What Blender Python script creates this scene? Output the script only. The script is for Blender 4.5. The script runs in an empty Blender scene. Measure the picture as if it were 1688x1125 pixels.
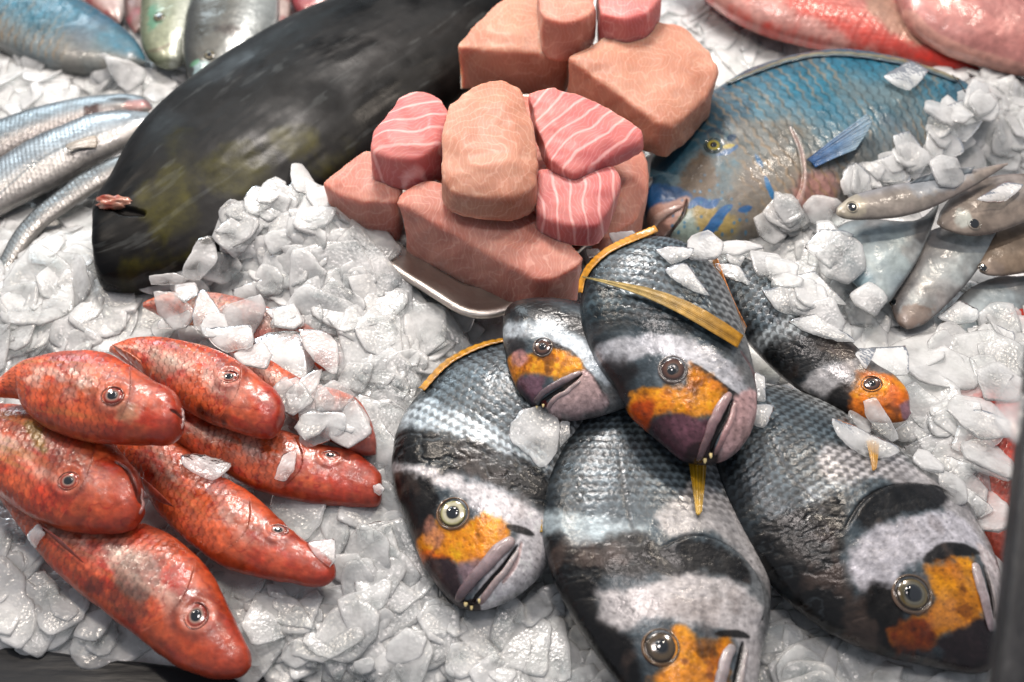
import bpy, bmesh, math, random
import numpy as np
from mathutils import Vector, Matrix
from mathutils.bvhtree import BVHTree

sc = bpy.context.scene
# ------------------------------------------------------------------ camera
IW, IH = 1688.0, 1125.0
DEP = math.radians(50.0)
DIST = 0.95
HFOV = math.radians(45.0)
FPX = (IW/2)/math.tan(HFOV/2)
CAM = Vector((0, -DIST*math.cos(DEP), DIST*math.sin(DEP)))
FWD = (Vector((0, 0, 0))-CAM).normalized()
RGT = Vector((1, 0, 0))
UPV = RGT.cross(FWD).normalized()
cd = bpy.data.cameras.new('camera'); cam = bpy.data.objects.new('camera', cd); sc.collection.objects.link(cam)
cam.matrix_world = Matrix.Translation(CAM) @ Matrix((RGT, UPV, -FWD)).transposed().to_4x4()
cd.sensor_width = 36; cd.lens = 36*FPX/IW; cd.clip_start = 0.02; cd.clip_end = 50
cd.dof.use_dof = True; cd.dof.focus_distance = 0.86; cd.dof.aperture_fstop = 4.5
sc.camera = cam
# ------------------------------------------------------------------ light
w = bpy.data.worlds.new('World'); sc.world = w; w.use_nodes = True
bg = w.node_tree.nodes['Background']; bg.inputs[0].default_value = (0.86, 0.90, 1.0, 1); bg.inputs[1].default_value = 0.30


def lamp(name, loc, target, size, energy, color, sy=None):
    l = bpy.data.lights.new(name, 'AREA'); l.energy = energy; l.color = color
    l.size = size
    if sy:
        l.shape = 'RECTANGLE'; l.size_y = sy
    o = bpy.data.objects.new(name, l); sc.collection.objects.link(o)
    o.location = loc
    o.rotation_euler = (Vector(target)-Vector(loc)).to_track_quat('-Z', 'Y').to_euler()
    return o


lamp('ceiling_or_fill_lamp', (-0.10, 0.50, 0.92), (-0.05, 0.28, 0), 0.22, 8.6, (1.0, 0.92, 0.86), 0.18)
lamp('ceiling_or_fill_lamp', (0.0, -0.12, 1.5), (-0.05, 0.5, 0), 0.22, 4.6, (1.0, 0.90, 0.86))  # front fill, added to brighten the camera-facing sides of the ice
lamp('ceiling_or_fill_lamp', (0.55, 0.35, 1.30), (0.2, 0.0, 0), 0.07, 4.2, (1.0, 0.87, 0.74))
lamp('ceiling_or_fill_lamp', (-0.70, 0.32, 1.1), (-0.2, 0.0, 0), 0.07, 3.6, (1.0, 0.87, 0.74))
lamp('daylight_window', (-0.9, 1.5, 1.0), (-0.3, 0.4, 0), 0.5, 7.0, (0.80, 0.93, 1.0))
sc.view_settings.view_transform = 'Standard'; sc.view_settings.look = 'None'
sc.view_settings.exposure = 0.66; sc.view_settings.gamma = 1.0
try:
    sc.view_settings.use_curve_mapping = False
except Exception:
    pass
sc.cycles.use_denoising = True
sc.cycles.max_bounces = 20; sc.cycles.transparent_max_bounces = 24; sc.cycles.transmission_bounces = 16
sc.cycles.diffuse_bounces = 16; sc.cycles.glossy_bounces = 3
sc.cycles.caustics_refractive = False; sc.cycles.caustics_reflective = False
sc.cycles.sample_clamp_indirect = 4.0

# ------------------------------------------------------------------ helpers
C3 = np.array(CAM); F3 = np.array(FWD); R3 = np.array(RGT); U3 = np.array(UPV)


def rays(px):
    px = np.atleast_2d(np.asarray(px, float))
    return F3[None]+R3[None]*((px[:, :1]-IW/2)/FPX)-U3[None]*((px[:, 1:2]-IH/2)/FPX)


def project(P):
    d = P-C3
    z = d@F3
    return np.stack([IW/2+FPX*(d@R3)/z, IH/2-FPX*(d@U3)/z], 1), z


def atz(px, z):
    r = rays(px)
    t = (np.asarray(z)-C3[2])/r[:, 2]
    return C3+r*t[:, None]


class Plane:
    def __init__(s, cpx, z, tilt=(0, 0)):
        s.o = atz([cpx], z)[0]
        n = np.array([math.tan(math.radians(tilt[0])), -math.tan(math.radians(tilt[1])), 1.0])
        s.n = n/np.linalg.norm(n)
        s.x = np.cross([0, 1, 0], s.n); s.x /= np.linalg.norm(s.x)
        s.y = np.cross(s.n, s.x)
        s.mpp = np.linalg.norm(s.o-C3)/FPX

    def to2(s, px):
        r = rays(px)
        t = ((s.o-C3)@s.n)/(r@s.n)
        P = C3+r*t[:, None]-s.o
        return np.stack([P@s.x, P@s.y], 1)

    def to3(s, q, h):
        return s.o+q[:, :1]*s.x+q[:, 1:2]*s.y+np.asarray(h).reshape(-1, 1)*s.n


def lin(c):
    if isinstance(c, str):
        c = [int(c[i:i+2], 16)/255 for i in (0, 2, 4)]
    return np.array([x/12.92 if x <= 0.04045 else ((x+0.055)/1.055)**2.4 for x in c])


def _h(ix, iy, s):
    n = (ix.astype(np.int64)*374761393+iy.astype(np.int64)*668265263+s*1442695041) & 0xffffffff
    n = ((n ^ (n >> 13))*1274126177) & 0xffffffff
    n = (n ^ (n >> 16)) & 0xffffffff
    return n/4294967295.0


def vnoise(x, y, s=0):
    ix = np.floor(x); iy = np.floor(y); fx = x-ix; fy = y-iy
    fx = fx*fx*(3-2*fx); fy = fy*fy*(3-2*fy)
    a = _h(ix, iy, s); b = _h(ix+1, iy, s); c = _h(ix, iy+1, s); d = _h(ix+1, iy+1, s)
    return (a+(b-a)*fx)*(1-fy)+(c+(d-c)*fx)*fy


def fbm(x, y, s=0, o=4):
    v = 0; a = 1; t = 0
    for i in range(o):
        v = v+a*vnoise(x*2**i+i*17.3, y*2**i-i*9.1, s+i); t += a; a *= 0.5
    return v/t*2-1


def voro(x, y, s=0, jit=0.9):
    ix = np.floor(x); iy = np.floor(y)
    f1 = np.full(x.shape, 9.); f2 = np.full(x.shape, 9.); idv = np.zeros(x.shape)
    for dx in (-1, 0, 1):
        for dy in (-1, 0, 1):
            cx = ix+dx; cy = iy+dy
            px = cx+0.5+(_h(cx, cy, s)-.5)*jit; py = cy+0.5+(_h(cx, cy, s+7)-.5)*jit
            d = np.hypot(px-x, py-y)
            m = d < f1
            f2 = np.where(m, f1, np.minimum(f2, d)); idv = np.where(m, _h(cx, cy, s+13), idv); f1 = np.where(m, d, f1)
    return f1, f2, idv


def sstep(a, b, x):
    t = np.clip((x-a)/(b-a), 0, 1)
    return t*t*(3-2*t)


def spline(pts, n, closed=False):
    """Catmull-Rom through pts, resampled evenly by arc length"""
    P = np.asarray(pts, float); m = len(P)
    if closed:
        Q = np.vstack([P[-1], P, P[0], P[1]]); segs = m
    else:
        Q = np.vstack([2*P[0]-P[1], P, 2*P[-1]-P[-2]]); segs = m-1
    out = []
    K = 24
    for i in range(segs):
        p0, p1, p2, p3 = Q[i:i+4]
        t = np.linspace(0, 1, K, endpoint=False)[:, None]
        out.append(0.5*((2*p1)+(-p0+p2)*t+(2*p0-5*p1+4*p2-p3)*t**2+(-p0+3*p1-3*p2+p3)*t**3))
    out.append(P[:1] if closed else P[-1:])
    c = np.vstack(out)
    L = np.r_[0, np.cumsum(np.linalg.norm(np.diff(c, axis=0), axis=1))]
    u = np.linspace(0, L[-1], n+1)[:-1] if closed else np.linspace(0, L[-1], n)
    return np.stack([np.interp(u, L, c[:, k]) for k in range(c.shape[1])], 1)


def polysdf(P, V):
    """signed distance to polygon V (negative inside)"""
    V = np.asarray(V); n = len(V)
    d = np.full(len(P), 1e9); ins = np.zeros(len(P), bool)
    for i in range(n):
        a = V[i]; b = V[(i+1) % n]
        e = b-a; w_ = P-a
        t = np.clip((w_@e)/(e@e+1e-18), 0, 1)
        d = np.minimum(d, np.hypot(*(w_-t[:, None]*e).T))
        c = (a[1] > P[:, 1]) != (b[1] > P[:, 1])
        with np.errstate(divide='ignore', invalid='ignore'):
            xi = (b[0]-a[0])*(P[:, 1]-a[1])/(b[1]-a[1]+1e-18)+a[0]
        ins ^= c & (P[:, 0] < xi)
    return np.where(ins, -d, d)


def linedist(P, V):
    """distance to polyline, side sign and fraction along"""
    V = np.asarray(V)
    d = np.full(len(P), 1e9); sg = np.zeros(len(P)); fr = np.zeros(len(P))
    for i in range(len(V)-1):
        a = V[i]; e = V[i+1]-a; w_ = P-a
        t = np.clip((w_@e)/(e@e+1e-18), 0, 1)
        r = w_-t[:, None]*e
        dd = np.hypot(*r.T)
        m = dd < d
        d = np.where(m, dd, d)
        sg = np.where(m, np.sign(e[0]*w_[:, 1]-e[1]*w_[:, 0]), sg)
        fr = np.where(m, (i+t)/(len(V)-1), fr)
    return d, sg, fr


COL = sc.collection
ALB = 0.56        # darkens all vertex colours evenly, balanced against the exposure


def mesh_obj(name, V, F, mat, parent=None, col=None, smooth=True):
    me = bpy.data.meshes.new(name)
    V = np.asarray(V, np.float32)
    F = np.asarray(F) if not isinstance(F, list) else F
    if isinstance(F, np.ndarray):
        k = F.shape[1]
        me.vertices.add(len(V)); me.vertices.foreach_set('co', V.ravel())
        me.loops.add(F.size); me.loops.foreach_set('vertex_index', F.astype(np.int32).ravel())
        me.polygons.add(len(F)); me.polygons.foreach_set('loop_start', np.arange(0, F.size, k, dtype=np.int32))
        me.update(calc_edges=True); me.validate()
    else:
        me.from_pydata(V.tolist(), [], F); me.update()
    me.polygons.foreach_set('use_smooth', np.full(len(me.polygons), smooth))
    if col is not None:
        ca = me.color_attributes.new('Col', 'FLOAT_COLOR', 'POINT')
        c4 = np.ones((len(V), 4), np.float32); c4[:, :3] = np.asarray(col)*ALB
        ca.data.foreach_set('color', c4.ravel())
    me.materials.append(mat)
    o = bpy.data.objects.new(name, me); COL.objects.link(o)
    if parent is not None:
        o.parent = parent
        o.matrix_parent_inverse = parent.matrix_basis.inverted()
    return o


def thing(name, label, cat, loc, group=None):
    o = bpy.data.objects.new(name, None); COL.objects.link(o)
    o.empty_display_size = 0.02
    o.location = loc; o['label'] = label; o['category'] = cat
    if group:
        o['group'] = group
    return o


def tag(o, label, cat, group=None):
    o['label'] = label; o['category'] = cat
    if group:
        o['group'] = group
    return o


# ------------------------------------------------------------------ materials
def newmat(name):
    m = bpy.data.materials.new(name); m.use_nodes = True
    nt = m.node_tree
    return m, nt, nt.nodes['Principled BSDF']


def node(nt, t, **kw):
    n = nt.nodes.new(t)
    for k, v in kw.items():
        setattr(n, k, v)
    return n


def mat_skin(name, rough=0.34, coat=0.55, bump=0.35, scale=260, metal=0.0, sss=0.0, contrast=0.35, spec=0.5, bdist=0.0012):
    m, nt, b = newmat(name)
    at = node(nt, 'ShaderNodeAttribute', attribute_name='Col')
    tc = node(nt, 'ShaderNodeTexCoord')
    n1 = node(nt, 'ShaderNodeTexNoise'); n1.inputs['Scale'].default_value = scale; n1.inputs['Detail'].default_value = 5
    n2 = node(nt, 'ShaderNodeTexNoise'); n2.inputs['Scale'].default_value = scale*0.22; n2.inputs['Detail'].default_value = 4
    nt.links.new(tc.outputs['Object'], n1.inputs['Vector']); nt.links.new(tc.outputs['Object'], n2.inputs['Vector'])
    mr = node(nt, 'ShaderNodeMapRange'); mr.inputs[1].default_value = 0.3; mr.inputs[2].default_value = 0.7
    mr.inputs[3].default_value = 1-contrast; mr.inputs[4].default_value = 1+contrast*0.7
    nt.links.new(n1.outputs['Fac'], mr.inputs[0])
    mx = node(nt, 'ShaderNodeVectorMath', operation='SCALE')
    nt.links.new(at.outputs['Color'], mx.inputs[0]); nt.links.new(mr.outputs[0], mx.inputs['Scale'])
    nt.links.new(mx.outputs[0], b.inputs['Base Color'])
    rr = node(nt, 'ShaderNodeMapRange'); rr.inputs[1].default_value = 0.35; rr.inputs[2].default_value = 0.65
    rr.inputs[3].default_value = rough*0.65; rr.inputs[4].default_value = min(1, rough*1.5)
    nt.links.new(n2.outputs['Fac'], rr.inputs[0]); nt.links.new(rr.outputs[0], b.inputs['Roughness'])
    b.inputs['Coat Weight'].default_value = coat; b.inputs['Coat Roughness'].default_value = 0.12
    b.inputs['Metallic'].default_value = metal; b.inputs['Specular IOR Level'].default_value = spec
    if sss:
        b.inputs['Subsurface Weight'].default_value = sss; b.inputs['Subsurface Scale'].default_value = 0.006
        b.inputs['Subsurface Radius'].default_value = (1, 0.45, 0.3)
    add = node(nt, 'ShaderNodeMath', operation='ADD')
    nt.links.new(n1.outputs['Fac'], add.inputs[0]); nt.links.new(n2.outputs['Fac'], add.inputs[1])
    bp = node(nt, 'ShaderNodeBump'); bp.inputs['Strength'].default_value = bump; bp.inputs['Distance'].default_value = bdist
    nt.links.new(add.outputs[0], bp.inputs['Height']); nt.links.new(bp.outputs[0], b.inputs['Normal'])
    nt.links.new(bp.outputs[0], b.inputs['Coat Normal'])
    return m


M_BREAM = mat_skin('bream_skin', rough=0.33, coat=0.2, metal=0.2, contrast=0.26, scale=300, spec=.35)
M_RED = mat_skin('red_skin', rough=0.38, coat=0.25, contrast=0.30, scale=230, sss=0.15)
M_PARROT = mat_skin('parrotfish_skin', rough=0.4, coat=0.2, contrast=0.25, scale=200)
M_DARK = mat_skin('dark_skin', rough=0.42, coat=0.0, spec=.13, contrast=0.6, scale=90, bump=0.14)
M_SILVER = mat_skin('silver_skin', rough=0.34, coat=0.35, metal=0.3, contrast=0.2, scale=220)
M_FLAT = mat_skin('pale_skin', rough=0.40, coat=0.2, metal=0.15, contrast=0.25, scale=150)
M_LIP = mat_skin('lip_skin', rough=0.36, coat=0.4, contrast=0.25, scale=300, bump=0.25, bdist=0.0006, sss=0.2)
M_FIN = mat_skin('fin_skin', rough=0.38, coat=0.3, contrast=0.25, scale=200)
M_EYE = mat_skin('eye_surface', rough=0.14, coat=1.0, contrast=0.15, scale=400, bump=0.04)
M_EYE.node_tree.nodes['Principled BSDF'].inputs['Coat Roughness'].default_value = 0.03


def mat_plain(name, col, rough=0.5, metal=0, coat=0):
    m, nt, b = newmat(name)
    b.inputs['Base Color'].default_value = (*lin(col), 1); b.inputs['Roughness'].default_value = rough
    b.inputs['Metallic'].default_value = metal; b.inputs['Coat Weight'].default_value = coat
    return m


M_PUPIL = mat_plain('pupil_black', '101418', 0.08, 0, 1.0)
M_TOOTH = mat_plain('tooth_enamel', 'd8c48c', 0.3, 0, 0.5)


def mat_ice(name, clear, bumpd=0.0012, tint=(0.93, 0.955, 0.955), sss=.035):
    m, nt, b = newmat(name)
    out = nt.nodes['Material Output']
    tc = node(nt, 'ShaderNodeTexCoord')
    n1 = node(nt, 'ShaderNodeTexNoise'); n1.inputs['Scale'].default_value = 170; n1.inputs['Detail'].default_value = 5
    n2 = node(nt, 'ShaderNodeTexNoise'); n2.inputs['Scale'].default_value = 45; n2.inputs['Detail'].default_value = 3
    n3 = node(nt, 'ShaderNodeTexVoronoi'); n3.inputs['Scale'].default_value = 420
    for n in (n1, n2, n3):
        nt.links.new(tc.outputs['Object'], n.inputs['Vector'])
    b.inputs['Base Color'].default_value = (*tint, 1)
    b.inputs['Roughness'].default_value = 0.22; b.inputs['IOR'].default_value = 1.31
    bp = node(nt, 'ShaderNodeBump'); bp.inputs['Strength'].default_value = 0.28; bp.inputs['Distance'].default_value = bumpd
    a = node(nt, 'ShaderNodeMath', operation='MULTIPLY_ADD'); a.inputs[1].default_value = 0.6
    nt.links.new(n3.outputs['Distance'], a.inputs[0]); nt.links.new(n1.outputs['Fac'], a.inputs[2])
    nt.links.new(a.outputs[0], bp.inputs['Height']); nt.links.new(bp.outputs[0], b.inputs['Normal'])
    b.inputs['Specular IOR Level'].default_value = .45
    tl = node(nt, 'ShaderNodeBsdfTranslucent'); tl.inputs['Color'].default_value = (*tint, 1)
    nt.links.new(bp.outputs[0], tl.inputs['Normal'])
    mxt = node(nt, 'ShaderNodeMixShader'); mxt.inputs[0].default_value = .5 if clear else .0
    nt.links.new(b.outputs[0], mxt.inputs[1]); nt.links.new(tl.outputs[0], mxt.inputs[2])
    nt.links.new(mxt.outputs[0], out.inputs['Surface'])
    if clear:
        tr = node(nt, 'ShaderNodeBsdfTransparent'); tr.inputs['Color'].default_value = (0.97, 0.985, 0.985, 1)
        mx2 = node(nt, 'ShaderNodeMixShader')
        mr = node(nt, 'ShaderNodeMapRange'); mr.inputs[1].default_value = 0.32; mr.inputs[2].default_value = 0.70
        mr.inputs[3].default_value = clear*0.45; mr.inputs[4].default_value = min(1, clear*1.4)
        nt.links.new(n2.outputs['Fac'], mr.inputs[0])
        lw = node(nt, 'ShaderNodeLayerWeight'); lw.inputs['Blend'].default_value = .35
        inv = node(nt, 'ShaderNodeMath', operation='SUBTRACT'); inv.inputs[0].default_value = 1.0
        nt.links.new(lw.outputs['Facing'], inv.inputs[1])
        mu = node(nt, 'ShaderNodeMath', operation='MULTIPLY')
        nt.links.new(inv.outputs[0], mu.inputs[0]); nt.links.new(mr.outputs[0], mu.inputs[1])
        nt.links.new(mu.outputs[0], mx2.inputs[0])
        nt.links.new(mxt.outputs[0], mx2.inputs[1]); nt.links.new(tr.outputs[0], mx2.inputs[2])
        gl = node(nt, 'ShaderNodeBsdfGlossy'); gl.inputs['Roughness'].default_value = .18; nt.links.new(bp.outputs[0], gl.inputs['Normal'])
        fz = node(nt, 'ShaderNodeFresnel'); fz.inputs['IOR'].default_value = 1.31; nt.links.new(bp.outputs[0], fz.inputs['Normal'])
        mx3 = node(nt, 'ShaderNodeMixShader'); nt.links.new(fz.outputs[0], mx3.inputs[0])
        nt.links.new(mx2.outputs[0], mx3.inputs[1]); nt.links.new(gl.outputs[0], mx3.inputs[2])
        nt.links.new(mx3.outputs[0], out.inputs['Surface'])
    return m


M_ICE = mat_ice('flake_ice', 0.78, tint=(.985, .99, .99))
M_BED = mat_ice('bed_ice', 0.0, 0.003, (0.98, 0.98, 0.98))


def mat_flesh(name, base, deep, line, seam=.2):
    m, nt, b = newmat(name)
    tc = node(nt, 'ShaderNodeTexCoord')
    mp = node(nt, 'ShaderNodeMapping'); nt.links.new(tc.outputs['Object'], mp.inputs[0])
    wv = node(nt, 'ShaderNodeTexWave'); wv.wave_type = 'RINGS'; wv.rings_direction = 'SPHERICAL'
    wv.inputs['Scale'].default_value = 32; wv.inputs['Distortion'].default_value = 7; wv.inputs['Detail'].default_value = 2.5; wv.inputs['Detail Scale'].default_value = 0.6
    nt.links.new(mp.outputs[0], wv.inputs['Vector'])
    n1 = node(nt, 'ShaderNodeTexNoise'); n1.inputs['Scale'].default_value = 22; n1.inputs['Detail'].default_value = 4
    n2 = node(nt, 'ShaderNodeTexNoise'); n2.inputs['Scale'].default_value = 260; n2.inputs['Detail'].default_value = 4
    for n in (n1, n2):
        nt.links.new(tc.outputs['Object'], n.inputs['Vector'])
    c1 = node(nt, 'ShaderNodeMix', data_type='RGBA')
    c1.inputs[6].default_value = (*(lin(base)*.66), 1); c1.inputs[7].default_value = (*(lin(deep)*.66), 1)
    r1 = node(nt, 'ShaderNodeMapRange'); r1.inputs[1].default_value = 0.36; r1.inputs[2].default_value = 0.66
    nt.links.new(n1.outputs['Fac'], r1.inputs[0]); nt.links.new(r1.outputs[0], c1.inputs[0])
    w2 = node(nt, 'ShaderNodeTexWave'); w2.inputs['Scale'].default_value = 95; w2.inputs['Distortion'].default_value = 22; w2.inputs['Detail'].default_value = 3; w2.inputs['Detail Scale'].default_value = .5
    nt.links.new(mp.outputs[0], w2.inputs['Vector'])
    r3 = node(nt, 'ShaderNodeMapRange'); r3.inputs[1].default_value = .75; r3.inputs[2].default_value = 1.0; r3.inputs[4].default_value = .08
    nt.links.new(w2.outputs['Fac'], r3.inputs[0])
    c3 = node(nt, 'ShaderNodeMix', data_type='RGBA'); c3.inputs[7].default_value = (*lin(line), 1)
    nt.links.new(r3.outputs[0], c3.inputs[0]); nt.links.new(c1.outputs[2], c3.inputs[6])
    # muscle seams: thin pale lines
    r2 = node(nt, 'ShaderNodeMapRange'); r2.inputs[1].default_value = 0.88; r2.inputs[2].default_value = 1.0; r2.inputs[4].default_value = seam
    nt.links.new(wv.outputs['Fac'], r2.inputs[0])
    c2 = node(nt, 'ShaderNodeMix', data_type='RGBA'); c2.inputs[7].default_value = (*lin(line), 1)
    nt.links.new(r2.outputs[0], c2.inputs[0]); nt.links.new(c3.outputs[2], c2.inputs[6])
    nt.links.new(c2.outputs[2], b.inputs['Base Color'])
    b.inputs['Roughness'].default_value = 0.48; b.inputs['Specular IOR Level'].default_value = .16; b.inputs['Coat Weight'].default_value = 0.02; b.inputs['Coat Roughness'].default_value = 0.2
    b.inputs['Subsurface Weight'].default_value = 0.9; b.inputs['Subsurface Scale'].default_value = 0.014
    b.inputs['Subsurface Radius'].default_value = (1, 0.42, 0.28)
    add = node(nt, 'ShaderNodeMath', operation='MULTIPLY_ADD'); add.inputs[1].default_value = 0.08
    nt.links.new(wv.outputs['Fac'], add.inputs[0]); nt.links.new(n2.outputs['Fac'], add.inputs[2])
    bp = node(nt, 'ShaderNodeBump'); bp.inputs['Strength'].default_value = 0.16; bp.inputs['Distance'].default_value = 0.0012
    nt.links.new(add.outputs[0], bp.inputs['Height']); nt.links.new(bp.outputs[0], b.inputs['Normal'])
    return m, mp, wv


# ------------------------------------------------------------------ ice height field
def wpt(px, py, z=0.0):
    return atz([(px, py)], z)[0]


MOUNDS = [(525, 400, .044, .075), (640, 520, .026, .09), (470, 470, .024, .08), (1330, 450, .026, .075),
          (1440, 420, .02, .06), (1600, 220, .045, .09), (1560, 700, .03, .10), (60, 520, .03, .10), (100, 120, .02, .12), (1250, 60, .03, .10),
          (1500, 280, .02, .05), (560, 700, .02, .07), (1640, 560, .02, .05), (600, 850, .01, .08)]
MW = [(wpt(a, b), h, r) for a, b, h, r in MOUNDS]
E0 = wpt(-60, 1062)[:2]; E1 = wpt(520, 1128)[:2]
ED = (E1-E0)/np.linalg.norm(E1-E0); EN = np.array([-ED[1], ED[0]])     # inward normal (towards +y)


def height(x, y):
    h = 0.006*fbm(x*9+3, y*9, 11, 3)
    for p, a, r in MW:
        h = h+a*np.exp(-((x-p[0])**2+(y-p[1])**2)/(r*r))
    return h


# ice bed
gx = np.arange(-0.85, 0.86, 0.0032); gy = np.arange(-0.46, 1.25, 0.0036)
X, Y = np.meshgrid(gx, gy); xs = X.ravel(); ys = Y.ravel()
f1, f2, idv = voro(xs*55+fbm(xs*40, ys*40, 5, 2)*.5, ys*55+fbm(xs*40, ys*40, 6, 2)*.5, 3)
f1b, f2b, idb = voro(xs*120, ys*120, 9)
zs = height(xs, ys)-0.007+idv*0.006-np.clip(0.25-(f2-f1), 0, .25)*0.012+(0.4-f1b)*0.003+fbm(xs*90, ys*90, 31, 2)*0.001
ed = (xs-E0[0])*EN[0]+(ys-E0[1])*EN[1]
zs = np.where(ed < 0, -0.06, zs*sstep(0, .03, ed)-0.02*(1-sstep(0, .03, ed)))
ny, nx = X.shape
idx = np.arange(nx*ny).reshape(ny, nx)
F = np.stack([idx[:-1, :-1].ravel(), idx[:-1, 1:].ravel(), idx[1:, 1:].ravel(), idx[1:, :-1].ravel()], 1)
bed = mesh_obj('crushed_ice', np.stack([xs, ys, zs], 1), F, M_BED)
bed['kind'] = 'stuff'; bed['label'] = 'bed of crushed white ice under the fish'; bed['category'] = 'ice'

# ------------------------------------------------------------------ fish
FISH_POLYS = []


class Ctx:
    pass


def make_body(parent, dors, vent, z, tilt, mat, k=0.42, blunt=0.0, NU=420, NT=190, NB=36, paint=None, e=0.75, name='body', bend=None, mask=True, kprof=None):
    cpx = np.mean(np.vstack([dors, vent]), 0)
    pl = Plane(cpx, z, tilt)
    D = spline(pl.to2(dors), NU); Vn = spline(pl.to2(vent), NU)
    # merge ends
    a0 = (D[0]+Vn[0])/2; a1 = (D[-1]+Vn[-1])/2
    D[0] = Vn[0] = a0; D[-1] = Vn[-1] = a1
    mid = (D+Vn)/2; half = (D-Vn)/2; W = np.linalg.norm(half, axis=1)
    s = np.linspace(0, 1, NU)
    if blunt:
        half = half*(1+blunt*sstep(.80, .95, s)*(1-sstep(.988, 1, s)))[:, None]; W = np.linalg.norm(half, axis=1)
    Lc = np.r_[0, np.cumsum(np.linalg.norm(np.diff(mid, axis=0), axis=1))]; L = Lc[-1]
    Ws = np.convolve(np.pad(W, 6, mode='edge'), np.ones(13)/13, 'valid')
    ksc = k if kprof is None else k*np.interp(s, *zip(*kprof))
    B = ksc*np.maximum(Ws, 1e-6)**.62*Ws.max()**.38
    tip = np.clip(np.minimum(s/.05, (1-s)/.05), 0, 1)
    B = B*np.sqrt(1-(1-tip)**2)
    B[0] = B[-1] = 0
    phi = np.r_[np.linspace(0, math.pi, NT), np.linspace(math.pi, 2*math.pi, NB+2)[1:-1]]
    NP = len(phi)
    t = np.cos(phi); sg = np.sign(np.sin(phi)); hh = np.abs(np.sin(phi))**e*sg
    hh[np.abs(np.sin(phi)) < 1e-6] = 0
    Q = mid[:, None, :]+half[:, None, :]*t[None, :, None]
    H = B[:, None]*hh[None, :]
    if bend is not None:
        H = H+bend(s)[:, None]
    c = Ctx(); c.pl = pl; c.mpp = pl.mpp
    q = Q.reshape(-1, 2); h = H.ravel()
    P = pl.to3(q, h)
    G = P.reshape(NU, NP, 3)
    du = np.gradient(G, axis=0); dv = (np.roll(G, -1, 1)-np.roll(G, 1, 1))
    N = np.cross(dv, du); nl = np.linalg.norm(N, axis=2, keepdims=True); N = N/np.maximum(nl, 1e-12)
    if (N[NU//2, NT//2]@pl.n) < 0:
        N = -N
    N = N.reshape(-1, 3)
    c.q = q; c.P = P; c.N = N; c.upper = np.tile(np.arange(NP) < NT, NU)
    c.s = np.repeat(s, NP); c.t = np.tile(t, NU); c.u = np.repeat(Lc, NP); c.W = np.repeat(W, NP); c.L = L; c.Wm = W.max()
    c.v = c.t*(0.55*c.W+0.45*c.Wm)
    c.x = c.q[:, 0]; c.y = c.q[:, 1]
    c.px, _ = project(P)
    up = np.where(c.upper)[0]
    c.upi = up; c.uppx = c.px[up]

    def m(pts):
        out = []
        for p in np.atleast_2d(np.asarray(pts, float)):
            j = up[np.argmin(((c.uppx-p)**2).sum(1))]
            # add the leftover so marks outside the silhouette still work
            out.append(c.q[j]+(pl.to2([p])[0]-pl.to2([c.px[j]])[0]))
        return np.array(out)
    c.m = m
    c.col = np.zeros((len(P), 3))+0.5; c.d = np.zeros(len(P))
    if paint:
        paint(c)
    # fade displacement at the ends
    P2 = P+N*(c.d*sstep(0, .02, c.s)*(1-sstep(.985, 1, c.s)))[:, None]
    idx = np.arange(NU*NP).reshape(NU, NP)
    j2 = np.roll(idx, -1, 1)
    Fq = np.stack([idx[:-1].ravel(), idx[1:].ravel(), j2[1:].ravel(), j2[:-1].ravel()], 1)
    # orientation check
    a, b_, c_ = P[Fq[len(Fq)//2][0]], P[Fq[len(Fq)//2][1]], P[Fq[len(Fq)//2][2]]
    mi = (NU//2)*NP+NT//2
    tri = [P[idx[NU//2, NT//2]], P[idx[NU//2+1, NT//2]], P[idx[NU//2+1, NT//2+1]]]
    if np.cross(tri[1]-tri[0], tri[2]-tri[0])@pl.n < 0:
        Fq = Fq[:, ::-1]
    c.P2 = P2
    c.obj = mesh_obj(name, P2, Fq, mat, parent, np.clip(c.col, 0.001, 1))
    if mask:
        FISH_POLYS.append(np.vstack([spline(dors, 30), spline(vent, 30)[::-1]]))

    def hit(p):
        if not hasattr(c, 'pc'):
            c.pc = project(P2[up])
        px2, zz = c.pc
        near = ((px2-np.asarray(p, float))**2).sum(1)
        cand = np.argpartition(near, 6)[:6]
        j = cand[np.argmin(zz[cand])]
        return P2[up[j]], N[up[j]]
    c.hit = hit
    return c


def mixc(c, color, mask):
    color = lin(color) if isinstance(color, str) else np.asarray(color)
    mask = np.clip(mask, 0, 1)[:, None]
    c.col = c.col*(1-mask)+color*mask


ORANGE = ('dc9e28', 'cc9430', 'ca9230', 'd88c28', 'dea63a', 'd6962a')


def patch(c, pts, color, soft=6, noise=6, nfreq=60, amount=1.0, seed=1):
    V = spline(c.m(pts), 40, True)
    d = polysdf(c.q, V)/c.mpp+fbm(c.x*nfreq, c.y*nfreq, seed, 4)*noise*1.6+fbm(c.x*260, c.y*260, seed+31, 3)*min(noise, 6)*1.1
    mk = sstep(soft, -soft, d)*amount
    mixc(c, color, mk)
    if color in ORANGE:
        mixc(c, 'dba61e', mk*sstep(-.05, .4, fbm(c.x*75, c.y*75, seed+70, 4))*.75)
        mixc(c, '6a3a08', mk*sstep(.12, .5, fbm(c.x*130, c.y*130, seed+71, 4))*.6)
        mixc(c, 'c46a40', mk*sstep(.1, .5, fbm(c.x*50, c.y*50, seed+72, 3))*.2)
    return mk


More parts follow.
